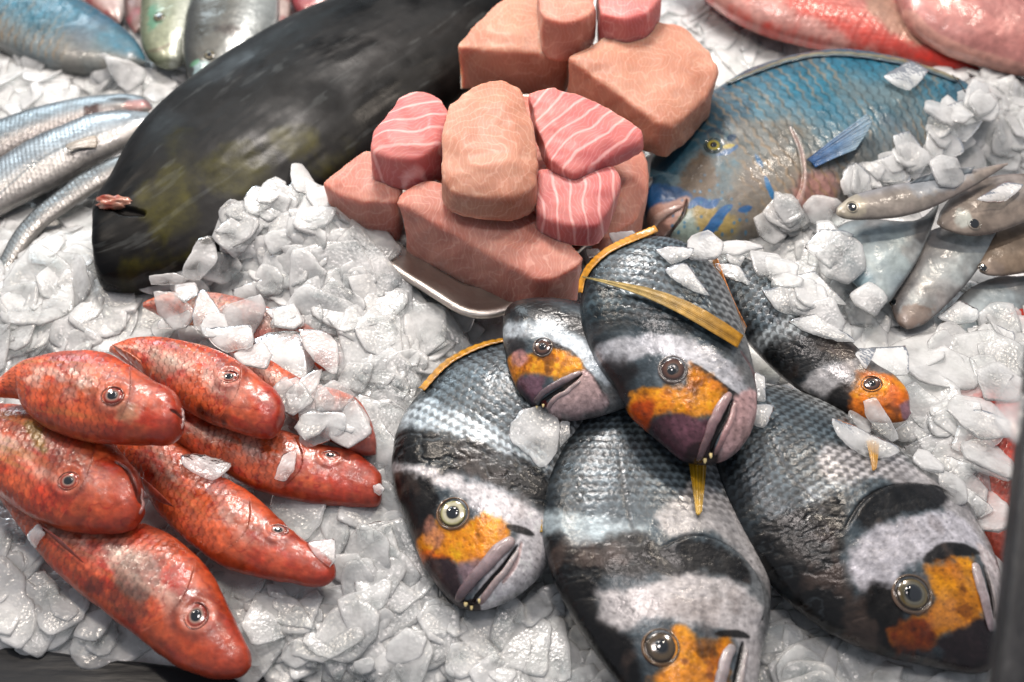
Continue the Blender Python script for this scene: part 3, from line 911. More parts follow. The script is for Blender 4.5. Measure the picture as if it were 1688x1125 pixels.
def p_b2(c):
    rough_band(c, [(832, 520), (850, 503), (900, 500), (950, 515), (975, 545), (930, 535), (880, 525), (845, 530)], '2b2c2e', 61)
    patch(c, [(828, 545), (870, 530), (930, 545), (985, 590), (1010, 640), (960, 610), (920, 575), (880, 560), (835, 570)], 'c2c9ce', 8, 6)
    stroke(c, [(900, 565), (940, 590), (980, 640), (1000, 665)], '1c1a1a', 16, 5, 4, .9)
    patch(c, [(832, 560), (860, 555), (872, 570), (850, 585), (832, 590)], '383436', 6, 5, amount=.8)
    patch(c, [(838, 595), (850, 590), (876, 590), (915, 582), (955, 600), (948, 612), (905, 625), (880, 622), (858, 620), (848, 640)], 'dea63a', 8, 7)
    patch(c, [(845, 585), (860, 578), (868, 592), (852, 604)], 'c7a0a0', 4, 3, amount=.8)
    patch(c, [(852, 630), (880, 615), (905, 622), (895, 645), (880, 668), (862, 655)], '8d7480', 5, 4)
    patch(c, [(905, 668), (930, 640), (965, 612), (990, 640), (1005, 670), (960, 690), (915, 690)], 'cdb9b8', 4, 3)
    stroke(c, [(958, 617), (930, 640), (905, 655), (890, 668)], '1a1214', 5, 2, 1, 1, depth=.0016)
    stroke(c, [(892, 664), (903, 668)], '6a2014', 6, 2, 1, 1)


T_B2, c = bream('smallest striped bream, pink chin and open mouth, lying on top of two others',
                [(1110, 580), (1050, 530), (985, 508), (925, 497), (870, 497), (838, 510), (829, 545), (834, 590), (848, 632), (868, 660), (890, 676), (905, 683)],
                [(1110, 580), (1080, 640), (1035, 668), (990, 684), (950, 691), (922, 690), (905, 683)],
                0.072, (-6, 14), 65, p_b2, k=.46, smax=.42)
make_eye(T_B2, c, (895, 571), 19, EYE_BROWN, pupil_r=.34, bulge=.5)
tube('upper_lip', T_B2, c, [(958, 612), (930, 626), (902, 642), (880, 664)], [10, 13, 12, 9], ['b9a2a6', '8b747c', '6a525c', '4a353c'], M_LIP)
tube('lower_lip', T_B2, c, [(957, 626), (935, 644), (912, 660), (902, 676)], [6, 9, 10, 9], ['cbb2b0', 'cdb5b4', 'c4a8a8', '9a7c7c'], M_LIP, lift=.1)
for q in ((886, 670, 2.2), (896, 668, 2)):
    tooth(T_B2, c, q[:2], q[2], 4)

# ---- bream B3 (middle, on top)


def p_b3(c):
    patch(c, [(960, 500), (1050, 480), (1150, 520), (1210, 570), (1150, 560), (1050, 545), (965, 560)], '5c6a70', 10, 9, amount=.7)
    rough_band(c, [(965, 515), (1040, 505), (1090, 520), (1150, 540), (1120, 560), (1050, 545), (985, 545)], '2e3c42', 71, .8)
    patch(c, [(975, 590), (1040, 555), (1110, 555), (1180, 580), (1225, 625), (1250, 690), (1225, 660), (1170, 625), (1120, 585), (1060, 590), (1010, 615)], 'bfc0c4', 8, 6)
    patch(c, [(985, 610), (1040, 595), (1060, 610), (1040, 640), (1030, 690), (1005, 650)], '3a3637', 9, 8, amount=.9)
    stroke(c, [(1140, 600), (1185, 635), (1215, 655), (1230, 665)], '16191c', 12, 3, 2, .92)
    patch(c, [(1035, 655), (1070, 640), (1100, 640), (1130, 635), (1140, 605), (1170, 618), (1198, 642), (1182, 680), (1150, 690), (1115, 680), (1080, 690), (1060, 715), (1038, 690)], 'd6962a', 8, 7)
    patch(c, [(1040, 670), (1075, 665), (1075, 700), (1055, 712)], 'b8540f', 6, 5, amount=.8)
    patch(c, [(1070, 700), (1100, 683), (1150, 690), (1185, 690), (1175, 720), (1160, 765), (1130, 760), (1095, 738)], '6b4c56', 5, 4)
    patch(c, [(1110, 690), (1160, 695), (1165, 715), (1130, 730)], '8d6a76', 6, 6, amount=.7)
    patch(c, [(1140, 735), (1170, 735), (1185, 755), (1165, 775), (1135, 765)], '3a1c24', 5, 4, amount=.85)
    patch(c, [(1190, 740), (1195, 690), (1215, 650), (1250, 650), (1255, 700), (1225, 740), (1190, 765)], 'cbb1b0', 5, 4)
    stroke(c, [(1208, 660), (1196, 690), (1180, 720), (1172, 745)], '1c1114', 7, 2, 1, 1, depth=.0022)
    stroke(c, [(1222, 580), (1245, 620), (1250, 670)], 'a07a7c', 4, 3, 1, .5, depth=.0006)


T_B3, c = bream('striped bream topping the heap with a long yellow fin over its back',
                [(1120, 400), (1060, 396), (1002, 418), (966, 452), (957, 500), (962, 548), (985, 600), (1014, 640), (1036, 680), (1062, 706), (1092, 732), (1122, 756), (1155, 767)],
                [(1120, 400), (1165, 432), (1198, 475), (1220, 530), (1238, 590), (1249, 645), (1246, 690), (1228, 730), (1198, 757), (1155, 767)],
                0.094, (-3, 16), 75, p_b3, k=.46, smax=.55, cell=(.0058, .0056))
make_eye(T_B3, c, (1109, 608), 27, EYE_BROWN, pupil_r=.32, bulge=.5, off=(-.1, -.12))
tube('upper_lip', T_B3, c, [(1205, 645), (1188, 672), (1172, 705), (1158, 742), (1150, 762)], [16, 20, 18, 14, 10], ['c7a09e', 'b58c8e', '8d666c', '6a3c44', '4a262c'], M_LIP)
tube('lower_lip', T_B3, c, [(1214, 662), (1205, 695), (1190, 728), (1178, 752)], [10, 12, 12, 10], ['d0a6a4', 'c89a98', 'b58486', '6a3c40'], M_LIP, lift=.1)
for q in ((1162, 757, 3), (1171, 750, 2.6)):
    tooth(T_B3, c, q[:2], q[2], 6)
fin('pectoral_fin', T_B3, c, [(1224, 560), (1180, 530), (1130, 503), (1070, 482), (1010, 471), (960, 463)], [(1214, 580), (1168, 552), (1116, 522), (1058, 495), (1004, 476), (961, 464)], 'cf9410', 'e6d28c', lift=(.006, .006), rays_n=9, n=60, m_=30, dark=.22, along=True)
fin('dorsal_fin', T_B3, c, [(1085, 384), (1040, 402), (1000, 422), (968, 456), (960, 485)], [(1078, 374), (1030, 394), (990, 416), (958, 452), (953, 485)], 'd0901c', 'e09a18', lift=(.0015, .0015), rays_n=18, m_=5)

# ------------------------------------------------------------------ red goatfish
RG = 'red goatfish heaped on the ice'


def goat(label, dors, vent, z, tilt, seed, paint=None, k=.62, eye=None, eye_r=16, dullness=0.0, mouth=None, **kw):
    t = thing('red_goatfish', label, 'fish', root_at(np.mean(np.vstack([dors, vent]), 0), max(0, z-0.02)), RG)

    def pf(c):
        c.col[:] = lin('c9582f')
        n1 = fbm(c.x*38+seed, c.y*38, seed, 5)
        n2 = fbm(c.u*60+c.v*40+seed, c.v*170, seed+1, 4)
        n3 = fbm(c.x*120, c.y*120, seed+2, 4)
        pale = sstep(.5, -.3, np.abs(c.t)-.1)*sstep(0.9, .55, c.s)
        n4 = fbm(c.u*70+c.v*20, c.v*60, seed+21, 4)
        mixc(c, 'd09a88', np.clip(pale*sstep(-.25, .3, n1+.6*n2)*.95, 0, 1))
        mixc(c, 'd0bcb0', np.clip(pale*sstep(.0, .3, n4)*.7, 0, 1))
        mixc(c, 'd8b4a4', np.clip(sstep(.1, .45, n2+n1*.5)*pale*.5, 0, 1))
        mixc(c, 'b3210f', sstep(0, .5, n1*.8-n2*.5+n3*.3)*.75)
        mixc(c, 'a83a1c', sstep(.6, .95, np.abs(c.t))*.5)
        c.col *= 1.28*(1+.4*fbm(c.x*220, c.y*220, seed+23, 3))[:, None]
        mixc(c, 'b89a4c', sstep(.22, .45, fbm(c.u*14, c.v*190, seed+8, 3))*.35*sstep(.7, .4, c.s))
        mixc(c, 'b8361a', sstep(.72, .95, c.s)*.75)
        mixc(c, '7c2a1c', sstep(.15, .5, fbm(c.x*70, c.y*70, seed+6, 4))*.35)
        # branching blood veins
        vn = np.abs(fbm(c.x*55, c.y*55, seed+9, 4))
        mixc(c, 'a81208', sstep(.045, .0, vn)*.7)
        mixc(c, 'a89a92', dullness*sstep(-.4, .4, n1))
        if paint:
            paint(c)
        scales(c, .0046, .0050, amt=.42, depth=.0004, smax=.74, seed=seed, line=0.0)
        c.d += fbm(c.x*60, c.y*60, seed+4, 3)*0.0007+fbm(c.x*150, c.y*150, seed+5, 3)*.0003
        # gill cover
        sgill = c.s-(.66+.07*(1-c.t**2))
        c.d += .0016*np.exp(-np.clip(sgill, 0, 1)/.07)*(sgill > 0)*sstep(.95, .7, np.abs(c.t))
        c.col *= (1-.45*np.exp(-(sgill/.006)**2)*sstep(.95, .6, np.abs(c.t)))[:, None]
        if mouth:
            stroke(c, mouth, '4a120a', 3.5, 2, .5, .9, depth=.0012)
        if eye:
            e_ = c.m([eye])[0]
            de = np.hypot(c.x-e_[0], c.y-e_[1])/c.mpp
            c.d += .0006*np.exp(-((de-eye_r*1.15)/(eye_r*.3))**2)
            mixc(c, '7a2416', .5*np.exp(-((de-eye_r*1.5)/(eye_r*.35))**2))
            mixc(c, 'c8745c', .25*np.exp(-((de-eye_r*1.05)/(eye_r*.2))**2))
    c = make_body(t, dors, vent, z, tilt, M_RED, k=k, blunt=.20, NU=330, NT=150, paint=pf, e=.85)
    if eye:
        make_eye(t, c, eye, eye_r, EYE_RED, pupil_r=kw.get('pup', .42), bulge=.38, flat=.35, stretch=kw.get('st', (1.05, .9)), off=kw.get('off', (0, 0)))
    return t, c


T, c = goat('red goatfish at the bottom of the heap, longest one, nose at the dark counter edge',
            [(-10, 800), (60, 826), (140, 845), (215, 858), (272, 878), (318, 912), (352, 950), (374, 995), (392, 1045), (410, 1078), (414, 1096)],
            [(-10, 806), (20, 850), (62, 908), (105, 955), (165, 1004), (227, 1050), (268, 1082), (302, 1102), (352, 1112), (395, 1112), (414, 1100)],
            .026, (-3, 8), 101, eye=(325, 1014), eye_r=23, st=(.95, 1.1), k=.58,
            paint=lambda c: (patch(c, [(190, 930), (240, 910), (262, 950), (235, 985), (200, 970)], 'a8988a', 8, 10, amount=.6), patch(c, [(270, 940), (300, 930), (310, 960), (280, 965)], 'c8240c', 6, 6, amount=.7), patch(c, [(150, 960), (230, 980), (240, 1020), (180, 1010)], '3e1c18', 8, 14, amount=.6)))
fin('dorsal_fin', T, c, [(72, 872), (100, 900), (140, 932)], [(60, 866), (110, 900), (150, 940)], '8a1c10', 'b8341c', lift=(.004, .010), rays_n=6, n=16, m_=6)
T, c = goat('red goatfish sloping down to the right between two others, ice flake on its nose',
            [(110, 640), (190, 680), (262, 712), (312, 745), (352, 780), (400, 805), (448, 842), (488, 884), (530, 915), (551, 932), (553, 942)],
            [(110, 650), (170, 730), (228, 795), (262, 848), (300, 885), (336, 914), (376, 937), (432, 952), (480, 958), (528, 962), (550, 952), (553, 944)],
            .030, (-4, 10), 111, eye=(459, 873), eye_r=17, st=(1.1, .7), k=.56)
fin('dorsal_fin', T, c, [(236, 806), (262, 830), (292, 842)], [(232, 790), (256, 808), (296, 846)], 'b23a22', 'c4543c', lift=(.006, .008), rays_n=6, n=16, m_=6)
T, c = goat('red goatfish at the right end of the heap with flakes over its back and snout',
            [(150, 620), (240, 655), (330, 680), (400, 696), (470, 712), (535, 736), (578, 748), (604, 765), (626, 782), (630, 792)],
            [(150, 630), (230, 700), (310, 746), (364, 776), (413, 803), (467, 820), (537, 832), (590, 830), (624, 826), (630, 800)],
            .034, (2, 12), 121, eye=(544, 750), eye_r=16, st=(1.1, .6), k=.56)
T, c = goat('red goatfish whose body runs off the left edge, blunt head over the longest one',
            [(-110, 690), (-40, 672), (40, 672), (120, 690), (178, 724), (214, 764), (232, 805), (236, 830)],
            [(-110, 720), (-50, 780), (0, 818), (35, 842), (78, 864), (125, 877), (172, 877), (212, 868), (234, 848), (236, 834)],
            .056, (-4, 10), 131, eye=(113, 791), eye_r=19, k=.52, mouth=[(234, 832), (222, 800), (208, 775), (190, 762)],
            paint=lambda c: (patch(c, [(40, 700), (60, 700), (75, 740), (66, 745), (50, 720)], 'b89a30', 5, 5, amount=.7),))
tube('lip', T, c, [(233, 805), (237, 826), (230, 850)], [7, 9, 7], ['c9908c', 'cfa09c', 'b0605a'], M_LIP)
T, c = goat('red goatfish behind, head down right, with a dull cloudy patch on its back',
            [(180, 572), (222, 560), (268, 559), (315, 568), (362, 581), (402, 602), (442, 635), (464, 664), (468, 684)],
            [(180, 580), (218, 608), (250, 634), (300, 672), (344, 696), (391, 712), (430, 719), (455, 711), (468, 690)],
            .066, (-4, 12), 141, eye=(378, 620), eye_r=16, st=(1.15, .8), k=.60,
            paint=lambda c: (patch(c, [(240, 580), (280, 585), (290, 615), (255, 612)], '9a9684', 7, 10, amount=.55), patch(c, [(325, 672), (350, 680), (375, 700), (340, 695)], '2e100c', 6, 6, amount=.8)))
fin('dorsal_fin', T, c, [(200, 588), (222, 606), (248, 628)], [(192, 578), (220, 592), (240, 606)], 'c85a3c', 'd87a58', lift=(.006, .010), rays_n=6, n=16, m_=6)
T, c = goat('uppermost red goatfish at the left, round eye and pale nose tip',
            [(-15, 640), (30, 606), (72, 590), (125, 582), (186, 588), (250, 626), (290, 655), (302, 682)],
            [(-15, 652), (32, 658), (42, 678), (80, 706), (137, 725), (210, 731), (268, 728), (296, 712), (302, 696)],
            .090, (-3, 12), 151, eye=(186, 651), eye_r=20, k=.62, mouth=[(300, 690), (290, 680), (282, 676)],
            paint=lambda c: (patch(c, [(190, 670), (220, 668), (225, 690), (195, 695)], 'cf9f78', 7, 8, amount=.7),))
tube('lip', T, c, [(299, 672), (304, 690), (300, 708)], [6, 8, 6], ['cfa09c', 'd8b8b4', 'c08a84'], M_LIP)
T, c = goat('dull brown-red goatfish at the back of the heap, middle of its body showing between flakes',
            [(235, 500), (280, 484), (330, 482), (400, 494), (470, 518), (530, 552), (562, 585), (568, 600)],
            [(235, 506), (280, 528), (340, 540), (410, 566), (470, 592), (530, 610), (568, 606)],
            .040, (0, 14), 161, k=.6, dullness=.5)
T, c = goat('red goatfish nearly buried under flakes beside the striped breams',
            [(330, 530), (430, 585), (500, 628), (560, 645), (596, 665), (616, 715), (620, 745)],
            [(370, 566), (410, 625), (470, 680), (530, 720), (580, 745), (620, 750)],
            .044, (2, 14), 171, k=.6, dullness=.25)

# ------------------------------------------------------------------ parrotfish


def parrot(label, dors, vent, z, tilt, seed, extra=None, NU=420, k=.42, **kw):
    t = thing('parrotfish', label, 'fish', root_at(np.mean(np.vstack([dors, vent]), 0), max(0, z-.03)), 'blue parrotfish on the ice')

    def pf(c):
        c.col[:] = lin('2f7a92')
        n1 = fbm(c.x*25, c.y*25, seed, 4)
        mixc(c, '9d8f7a', sstep(-.3, .5, n1)*.35)
        mixc(c, 'a08c78', sstep(.0, -.8, c.t)*.5)
        mixc(c, '1f4d66', sstep(.35, .9, c.t)*.6)
        mixc(c, '6c6a78', sstep(.1, .5, fbm(c.x*22, c.y*22, seed+2, 3))*.4)
        if extra:
            extra(c)
        # scale rows, blue with tan edges
        mk = sstep(.78, .68, c.s)
        before = c.col.copy()
        scales(c, .0085, .0110, amt=.30, depth=.0005, smax=.74, seed=seed, line=0)
        zz_ = np.abs(np.mod(c.v/.011, 1)-.5)
        r = np.abs(np.mod(c.u/.0088+.55*zz_+fbm(c.x*22, c.y*22, 3, 3)*.9, 1)-.5)
        mixc(c, 'ab8e66', sstep(.30, .46, r+.16*fbm(c.x*160, c.y*160, 9, 3))*.50*mk*sstep(.99, .85, np.abs(c.t))*sstep(-.45, .2, fbm(c.x*18, c.y*18, 77, 3)))
        c.col = np.clip(c.col, 0, 1)**1.15*(1+.25*fbm(c.x*120, c.y*120, seed+3, 4))[:, None]
        c.d += fbm(c.x*50, c.y*50, seed+5, 3)*.0008
        if 'post' in kw:
            kw['post'](c)
    c = make_body(t, dors, vent, z, tilt, M_PARROT, k=k, NU=NU, paint=pf, e=.75)
    return t, c


def p_parrot(c):
    patch(c, [(1060, 290), (1100, 230), (1170, 180), (1230, 160), (1240, 200), (1190, 215), (1150, 250), (1120, 290), (1080, 320)], '2b5f74', 10, 10, amount=.9)
    patch(c, [(1215, 200), (1260, 190), (1310, 200), (1330, 260), (1330, 330), (1270, 380), (1210, 380), (1200, 300), (1205, 250)], '9c8468', 16, 20, amount=.5)
    patch(c, [(1120, 290), (1150, 250), (1180, 260), (1190, 300), (1175, 330), (1130, 320)], '7a6244', 8, 8, amount=.85)
    patch(c, [(1300, 310), (1350, 280), (1380, 290), (1380, 350), (1320, 370)], 'c08a80', 10, 10, amount=.7)


def post_parrot(c):
    patch(c, [(1060, 318), (1075, 305), (1110, 308), (1140, 322), (1120, 332), (1085, 345), (1065, 350)], '0f5288', 3, 3)
    patch(c, [(1068, 350), (1100, 334), (1134, 326), (1128, 350), (1118, 370), (1098, 392), (1075, 380)], 'c79c8c', 3, 2)
    patch(c, [(1130, 345), (1170, 338), (1200, 350), (1220, 375), (1200, 400), (1130, 405), (1110, 395)], 'b59b4c', 6, 5, amount=.85)
    patch(c, [(1120, 360), (1140, 350), (1150, 400), (1125, 405), (1105, 395)], '9db8b4', 5, 4, amount=.8)
    stroke(c, [(1136, 342), (1150, 332), (1170, 338), (1184, 330)], '0f5c98', 11, 2, 1.5, 1)
    stroke(c, [(1205, 340), (1190, 352), (1178, 370), (1150, 400)], '0f62a0', 13, 2, 2, 1)
    stroke(c, [(1218, 347), (1238, 342)], '0f5c98', 9, 2, 1.5, 1)
    stroke(c, [(1262, 292), (1268, 310), (1278, 330)], '1a74ac', 7, 2, 1.5, 1)
    stroke(c, [(1245, 255), (1256, 275)], '1a6a9c', 6, 2, 1.5, .9)
    stroke(c, [(1180, 256), (1200, 250), (1216, 240)], '1a5f94', 7, 2, 1.5, .95)
    stroke(c, [(1200, 232), (1212, 222)], '123c5c', 12, 2, 1.5, .95)
    stroke(c, [(1192, 243), (1210, 240)], 'c4b030', 6, 2, 1, .95)
    stroke(c, [(1160, 222), (1178, 214), (1195, 222)], '0f3a50', 6, 2, 1, .9)
    f1, f2, i_ = voro(c.x*140, c.y*140, 5)
    mk = sstep(.22, .12, f1)*(i_ > .35)*sstep(.74, .80, c.s)*sstep(.2, -.1, c.t)*sstep(.99, .96, c.s)
    mixc(c, '2f7ca0', mk*.8)
    ledge(c, [(1300, 205), (1318, 250), (1322, 300), (1305, 350)], .0022, 30, 1)
    stroke(c, [(1302, 210), (1322, 255), (1326, 305), (1310, 355)], 'c2a49c', 3, 2, 1, .7)
    stroke(c, [(1132, 330), (1126, 355), (1108, 380), (1096, 392)], '3a1c16', 3, 2, .5, .9, depth=.002)


T_P, c = parrot('blue and tan parrotfish with yellow-ringed eye and blue mouth stripes, beside the flesh pieces',
                [(1640, 175), (1600, 152), (1560, 132), (1500, 112), (1440, 99), (1370, 93), (1300, 103), (1230, 125), (1170, 160), (1120, 196), (1086, 240), (1067, 285), (1061, 330), (1070, 365), (1095, 392)],
                [(1640, 185), (1600, 215), (1560, 250), (1510, 290), (1450, 325), (1390, 352), (1340, 372), (1280, 390), (1230, 400), (1180, 407), (1130, 408), (1095, 392)],
                .045, (0, 12), 201, p_parrot, post=post_parrot)
make_eye(T_P, c, (1177, 238), 17, [(0, '101214'), (.32, '101214'), (.38, 'c8b83c'), (.52, 'b8a830'), (.62, '8c8c50'), (.72, '2a4a54'), (.8, '102028'), (.9, '58805c'), (1, '2a5a6c')], pupil_r=.34, bulge=.45)
tube('upper_lip', T_P, c, [(1128, 336), (1102, 348), (1084, 362), (1074, 374)], [8, 14, 16, 12], ['c29484', 'cfa898', 'c9a494', 'b08a7c'], M_LIP)
fin('pectoral_fin', T_P, c, [(1328, 268), (1335, 272), (1342, 280)], [(1425, 202), (1432, 220), (1405, 262)], '1a62a4', '7c98a8', lift=(.003, .012), rays_n=9, n=30, m_=40, dark=.45)
fin('dorsal_fin', T_P, c, [(1200, 141), (1300, 104), (1370, 94), (1440, 100), (1510, 115), (1575, 138)], [(1195, 138), (1296, 98), (1370, 87), (1442, 92), (1515, 107), (1582, 132)], '2a5068', '9c9468', lift=(.0015, .0015), rays_n=24, m_=5)
fin('tail_fin', T_P, c, [(1590, 160), (1600, 175), (1590, 195)], [(1565, 130), (1600, 172), (1612, 190)], '4a5054', '2c3034', lift=(.004, .006), rays_n=8, n=16, m_=8)
parrot('blue parrotfish at the back left, cut by the top edge, back half buried in ice',
       [(-160, -70), (-60, -60), (40, -35), (120, -2), (180, 32), (222, 66), (240, 95)],
       [(-160, -40), (-60, 40), (20, 90), (90, 112), (150, 120), (205, 118), (240, 104)],
       .035, (0, 8), 211, NU=300)

# ------------------------------------------------------------------ dark fish


def p_dark(c):
    c.col[:] = lin('1d1f21')
    n1 = fbm(c.u*14, c.v*30, 5, 5)
    mixc(c, '2a2421', sstep(-.3, .5, n1)*.8)
    mixc(c, '101213', sstep(-.1, .4, fbm(c.x*18, c.y*18, 8, 4))*.7)
    mixc(c, '2c383c', sstep(0, .5, fbm(c.u*9, c.v*60, 12, 5))*.55*sstep(.1, .7, c.t))
    mixc(c, '0e1213', sstep(.72, .97, c.t)*.8)
    mixc(c, '1a3a3c', sstep(.93, 1.0, c.t)*.7)
    c.col *= .35
    for pts, a, sd in (([(230, 320), (280, 270), (330, 300), (320, 360), (270, 390), (240, 360)], .75, 3),
                       ([(330, 270), (400, 240), (440, 270), (410, 320), (350, 330)], .65, 5),
                       ([(450, 230), (490, 218), (510, 240), (480, 250)], .8, 6),
                       ([(270, 225), (300, 210), (310, 260), (270, 290)], .4, 7),
                       ([(210, 440), (300, 415), (330, 400), (330, 425), (250, 450)], .7, 8),
                       ([(520, 280), (560, 245), (600, 225), (590, 260), (540, 300)], .5, 9)):
        patch(c, pts, '3c390c', 14, 16, 40, amount=min(1, a*1.25), seed=sd)
    n = fbm(c.u*20, c.v*80, 15, 5)
    c.col *= (1+.3*n)[:, None]
    mixc(c, '8a9090', sstep(.32, .5, fbm(c.u*30, c.v*160, 19, 4))*.10)
    stroke(c, [(165, 335), (200, 345), (235, 352)], '0a0606', 8, 4, 2, .9, depth=.004)
    c.d += fbm(c.u*10, c.v*30, 22, 4)*.0016


TD = thing('large_dark_fish', 'huge black-brown fish with olive blotches lying behind the flesh pieces', 'fish', root_at((450, 250), 0))
c = make_body(TD, [(900, -170), (780, -100), (650, -35), (560, 8), (470, 48), (380, 98), (300, 155), (240, 212), (205, 262), (184, 305), (160, 345), (157, 400)],
              [(900, -170), (900, -20), (840, 80), (760, 165), (670, 240), (590, 310), (510, 375), (420, 428), (330, 462), (250, 474), (190, 476), (165, 468), (157, 440), (157, 400)],
              .055, (6, 10), M_DARK, k=.46, NU=460, NT=220, paint=p_dark, e=.7)


def lump(name, parent, center, r, mat, seed, col, stretch=(1, 1, 1)):
    bm = bmesh.new(); bmesh.ops.create_icosphere(bm, subdivisions=4, radius=1)
    V = np.array([v.co[:] for v in bm.verts]); Fs = [[v.index for v in f.verts] for f in bm.faces]; bm.free()
    n = fbm(V[:, 0]*2+seed, V[:, 1]*2+V[:, 2]*1.7, seed, 4)
    V = V*(1+.45*n)[:, None]*r*np.array(stretch)+np.asarray(center)
    cc = np.array([lin(col[0])*(1-a)+lin(col[1])*a for a in sstep(-.4, .4, fbm(V[:, 0]*200, V[:, 1]*200, seed, 3))])
    return mesh_obj(name, V, Fs, mat, parent, cc)


h_, n_ = c.hit((188, 333))
lump('torn_mouth_flesh', TD, h_, .0095, M_LIP, 5, ('a04028', 'c89078'), (1.5, .6, .6))

# ------------------------------------------------------------------ silver sea bass at the left
SG = 'silver sea bass at the left edge'


def silver(label, dors, vent, z, tilt, seed, top='38424a', mid='8c9ba4', low='b8aca4', k=.5, cell=(.0038, .0040), eye=None, NU=300, extra=None, cat='sea_bass', group=SG, amt=.4, mat=None, line=.12, er=10, er_rings=None):
    t = thing(cat, label, 'fish', root_at(np.mean(np.vstack([dors, vent]), 0), max(0, z-.02)), group)

    def pf(c):
        c.col[:] = lin(mid)
        mixc(c, top, sstep(.35, .9, c.t)*.9)
        mixc(c, low, sstep(0, -.7, c.t)*.8)
        c.col *= (1+.3*fbm(c.u*20, c.v*60, seed, 4))[:, None]
        if extra:
            extra(c)
        if amt:
            scales(c, cell[0], cell[1], amt=amt, depth=.0004, smax=.84, seed=seed, line=line)
        c.d += fbm(c.x*50, c.y*50, seed+5, 3)*.0006
    c = make_body(t, dors, vent, z, tilt, mat or M_SILVER, k=k, NU=NU, NT=130, paint=pf, e=.8)
    if eye:
        make_eye(t, c, eye, er, er_rings or EYE_BREAM, pupil_r=.45, bulge=.4)
    return t, c


silver('upper silver bass with red-edged open gill and snout on the ice',
       [(-160, 250), (-60, 222), (0, 203), (68, 180), (135, 166), (189, 159), (232, 161), (252, 174)],
       [(-160, 300), (-80, 296), (0, 268), (68, 236), (135, 210), (189, 193), (232, 188), (252, 180)],
       .030, (0, 6), 301, top='37434a', extra=lambda c: (patch(c, [(140, 178), (160, 172), (168, 190), (145, 196)], '3a1c18', 4, 4), patch(c, [(205, 170), (240, 166), (246, 178), (215, 184)], 'c07a74', 4, 4, amount=.6), stroke(c, [(180, 163), (215, 163)], '1c1412', 6, 3, 1, .8)))
T, c = silver('middle silver bass with pale scaly flank and see-through pectoral fin',
              [(-160, 350), (-60, 300), (0, 268), (44, 240), (101, 214), (152, 194), (203, 187), (262, 190)],
              [(-160, 430), (-60, 384), (0, 350), (51, 323), (101, 298), (152, 268), (216, 238), (262, 205)],
              .038, (0, 6), 311, mid='a4b0b8', low='c6beb6', extra=lambda c: (stroke(c, [(0, 320), (60, 268), (120, 235), (180, 214)], '59676f', 3, 2, 1, .6),))
fin('pectoral_fin', T, c, [(160, 226), (164, 236), (160, 246)], [(112, 248), (110, 252), (118, 256)], 'b0a494', '8f8a80', lift=(.002, .006), rays_n=6, n=16, m_=16)
silver('lowest silver bass, dark pebbly back, curving down off the left edge',
       [(-30, 500), (0, 430), (28, 380), (62, 343), (101, 313), (142, 284), (199, 257), (250, 245)],
       [(-30, 510), (14, 455), (42, 410), (72, 376), (105, 350), (140, 326), (190, 295), (250, 262)],
       .030, (0, 6), 321, top='2c3438', mid='7c8488', low='a09a94')

# ------------------------------------------------------------------ fish along the back edge
BG = 'mixed fish along the back of the ice'
silver('pale green-gold bream head pointing down at the back',
       [(285, -120), (250, -60), (234, 0), (231, 50), (237, 85), (256, 105), (278, 110)],
       [(285, -120), (325, -60), (334, 0), (325, 45), (308, 85), (296, 104), (278, 110)],
       .040, (0, 10), 331, top='6c7458', mid='949a80', low='b4bab0', cat='gilthead_bream', group=BG, amt=0, eye=(262, 28), er=11,
       extra=lambda c: (patch(c, [(240, 20), (255, 10), (262, 35), (245, 50)], '4f9070', 5, 6, amount=.8), stroke(c, [(240, 92), (262, 82), (290, 70)], '6c5c4c', 4, 2, 1, .6)))
silver('dark grey bream head looking out beside the huge dark fish',
       [(400, -120), (345, -60), (315, 5), (303, 60), (304, 105), (318, 142), (335, 150)],
       [(400, -120), (450, -50), (460, 20), (440, 80), (400, 120), (365, 145), (335, 150)],
       .045, (0, 10), 341, top='3a3c3a', mid='5c5c56', low='a8b0b0', cat='grey_bream', group=BG, amt=0, eye=(345, 90), er=11,
       extra=lambda c: (patch(c, [(318, 105), (335, 98), (350, 120), (335, 140), (318, 130)], 'a4bcc0', 5, 5), patch(c, [(355, 45), (390, 40), (400, 60), (370, 58)], '2a1c10', 5, 5, amount=.8), stroke(c, [(315, 108), (328, 100)], '6fae84', 6, 2, 1, .8)))
for lab, d_, v_, co in (('pink-white mottled fish end behind the grey bream head', [(440, -120), (415, -60), (414, 0), (425, 45), (440, 62)], [(440, -120), (478, -60), (480, 0), (470, 45), (440, 62)], ('a8505c', 'c8a4a0', 'd8c8c0')),
                        ('rose mottled fish end furthest along the back edge by the dark fish', [(510, -120), (482, -60), (480, 0), (495, 25), (515, 32)], [(510, -120), (560, -60), (560, -5), (545, 22), (515, 32)], ('a8404c', 'b88080', 'd0b8b0')),
                        ('pinkish-white fish snout beside the back left parrotfish', [(90, -90), (110, -40), (140, 5), (175, 30), (198, 38)], [(90, -90), (160, -90), (205, -40), (208, 10), (198, 38)], ('b88078', 'c8b0ac', 'd8d0cc')),
                        ('small dark reddish fish head between the parrotfish and the pale bream', [(200, -60), (204, 0), (208, 35), (222, 56)], [(200, -60), (240, -30), (244, 15), (238, 45), (222, 56)], ('4a3430', '8a6660', 'a89088'))):
    silver(lab, d_, v_, .03, (0, 8), 351+len(lab), top=co[0], mid=co[1], low=co[2], cat='small_fish', group=BG, amt=0, NU=160, mat=M_FLAT,
           extra=lambda c: mixc(c, 'a03a44', sstep(.05, .35, fbm(c.x*70, c.y*70, 3, 4))*.6))

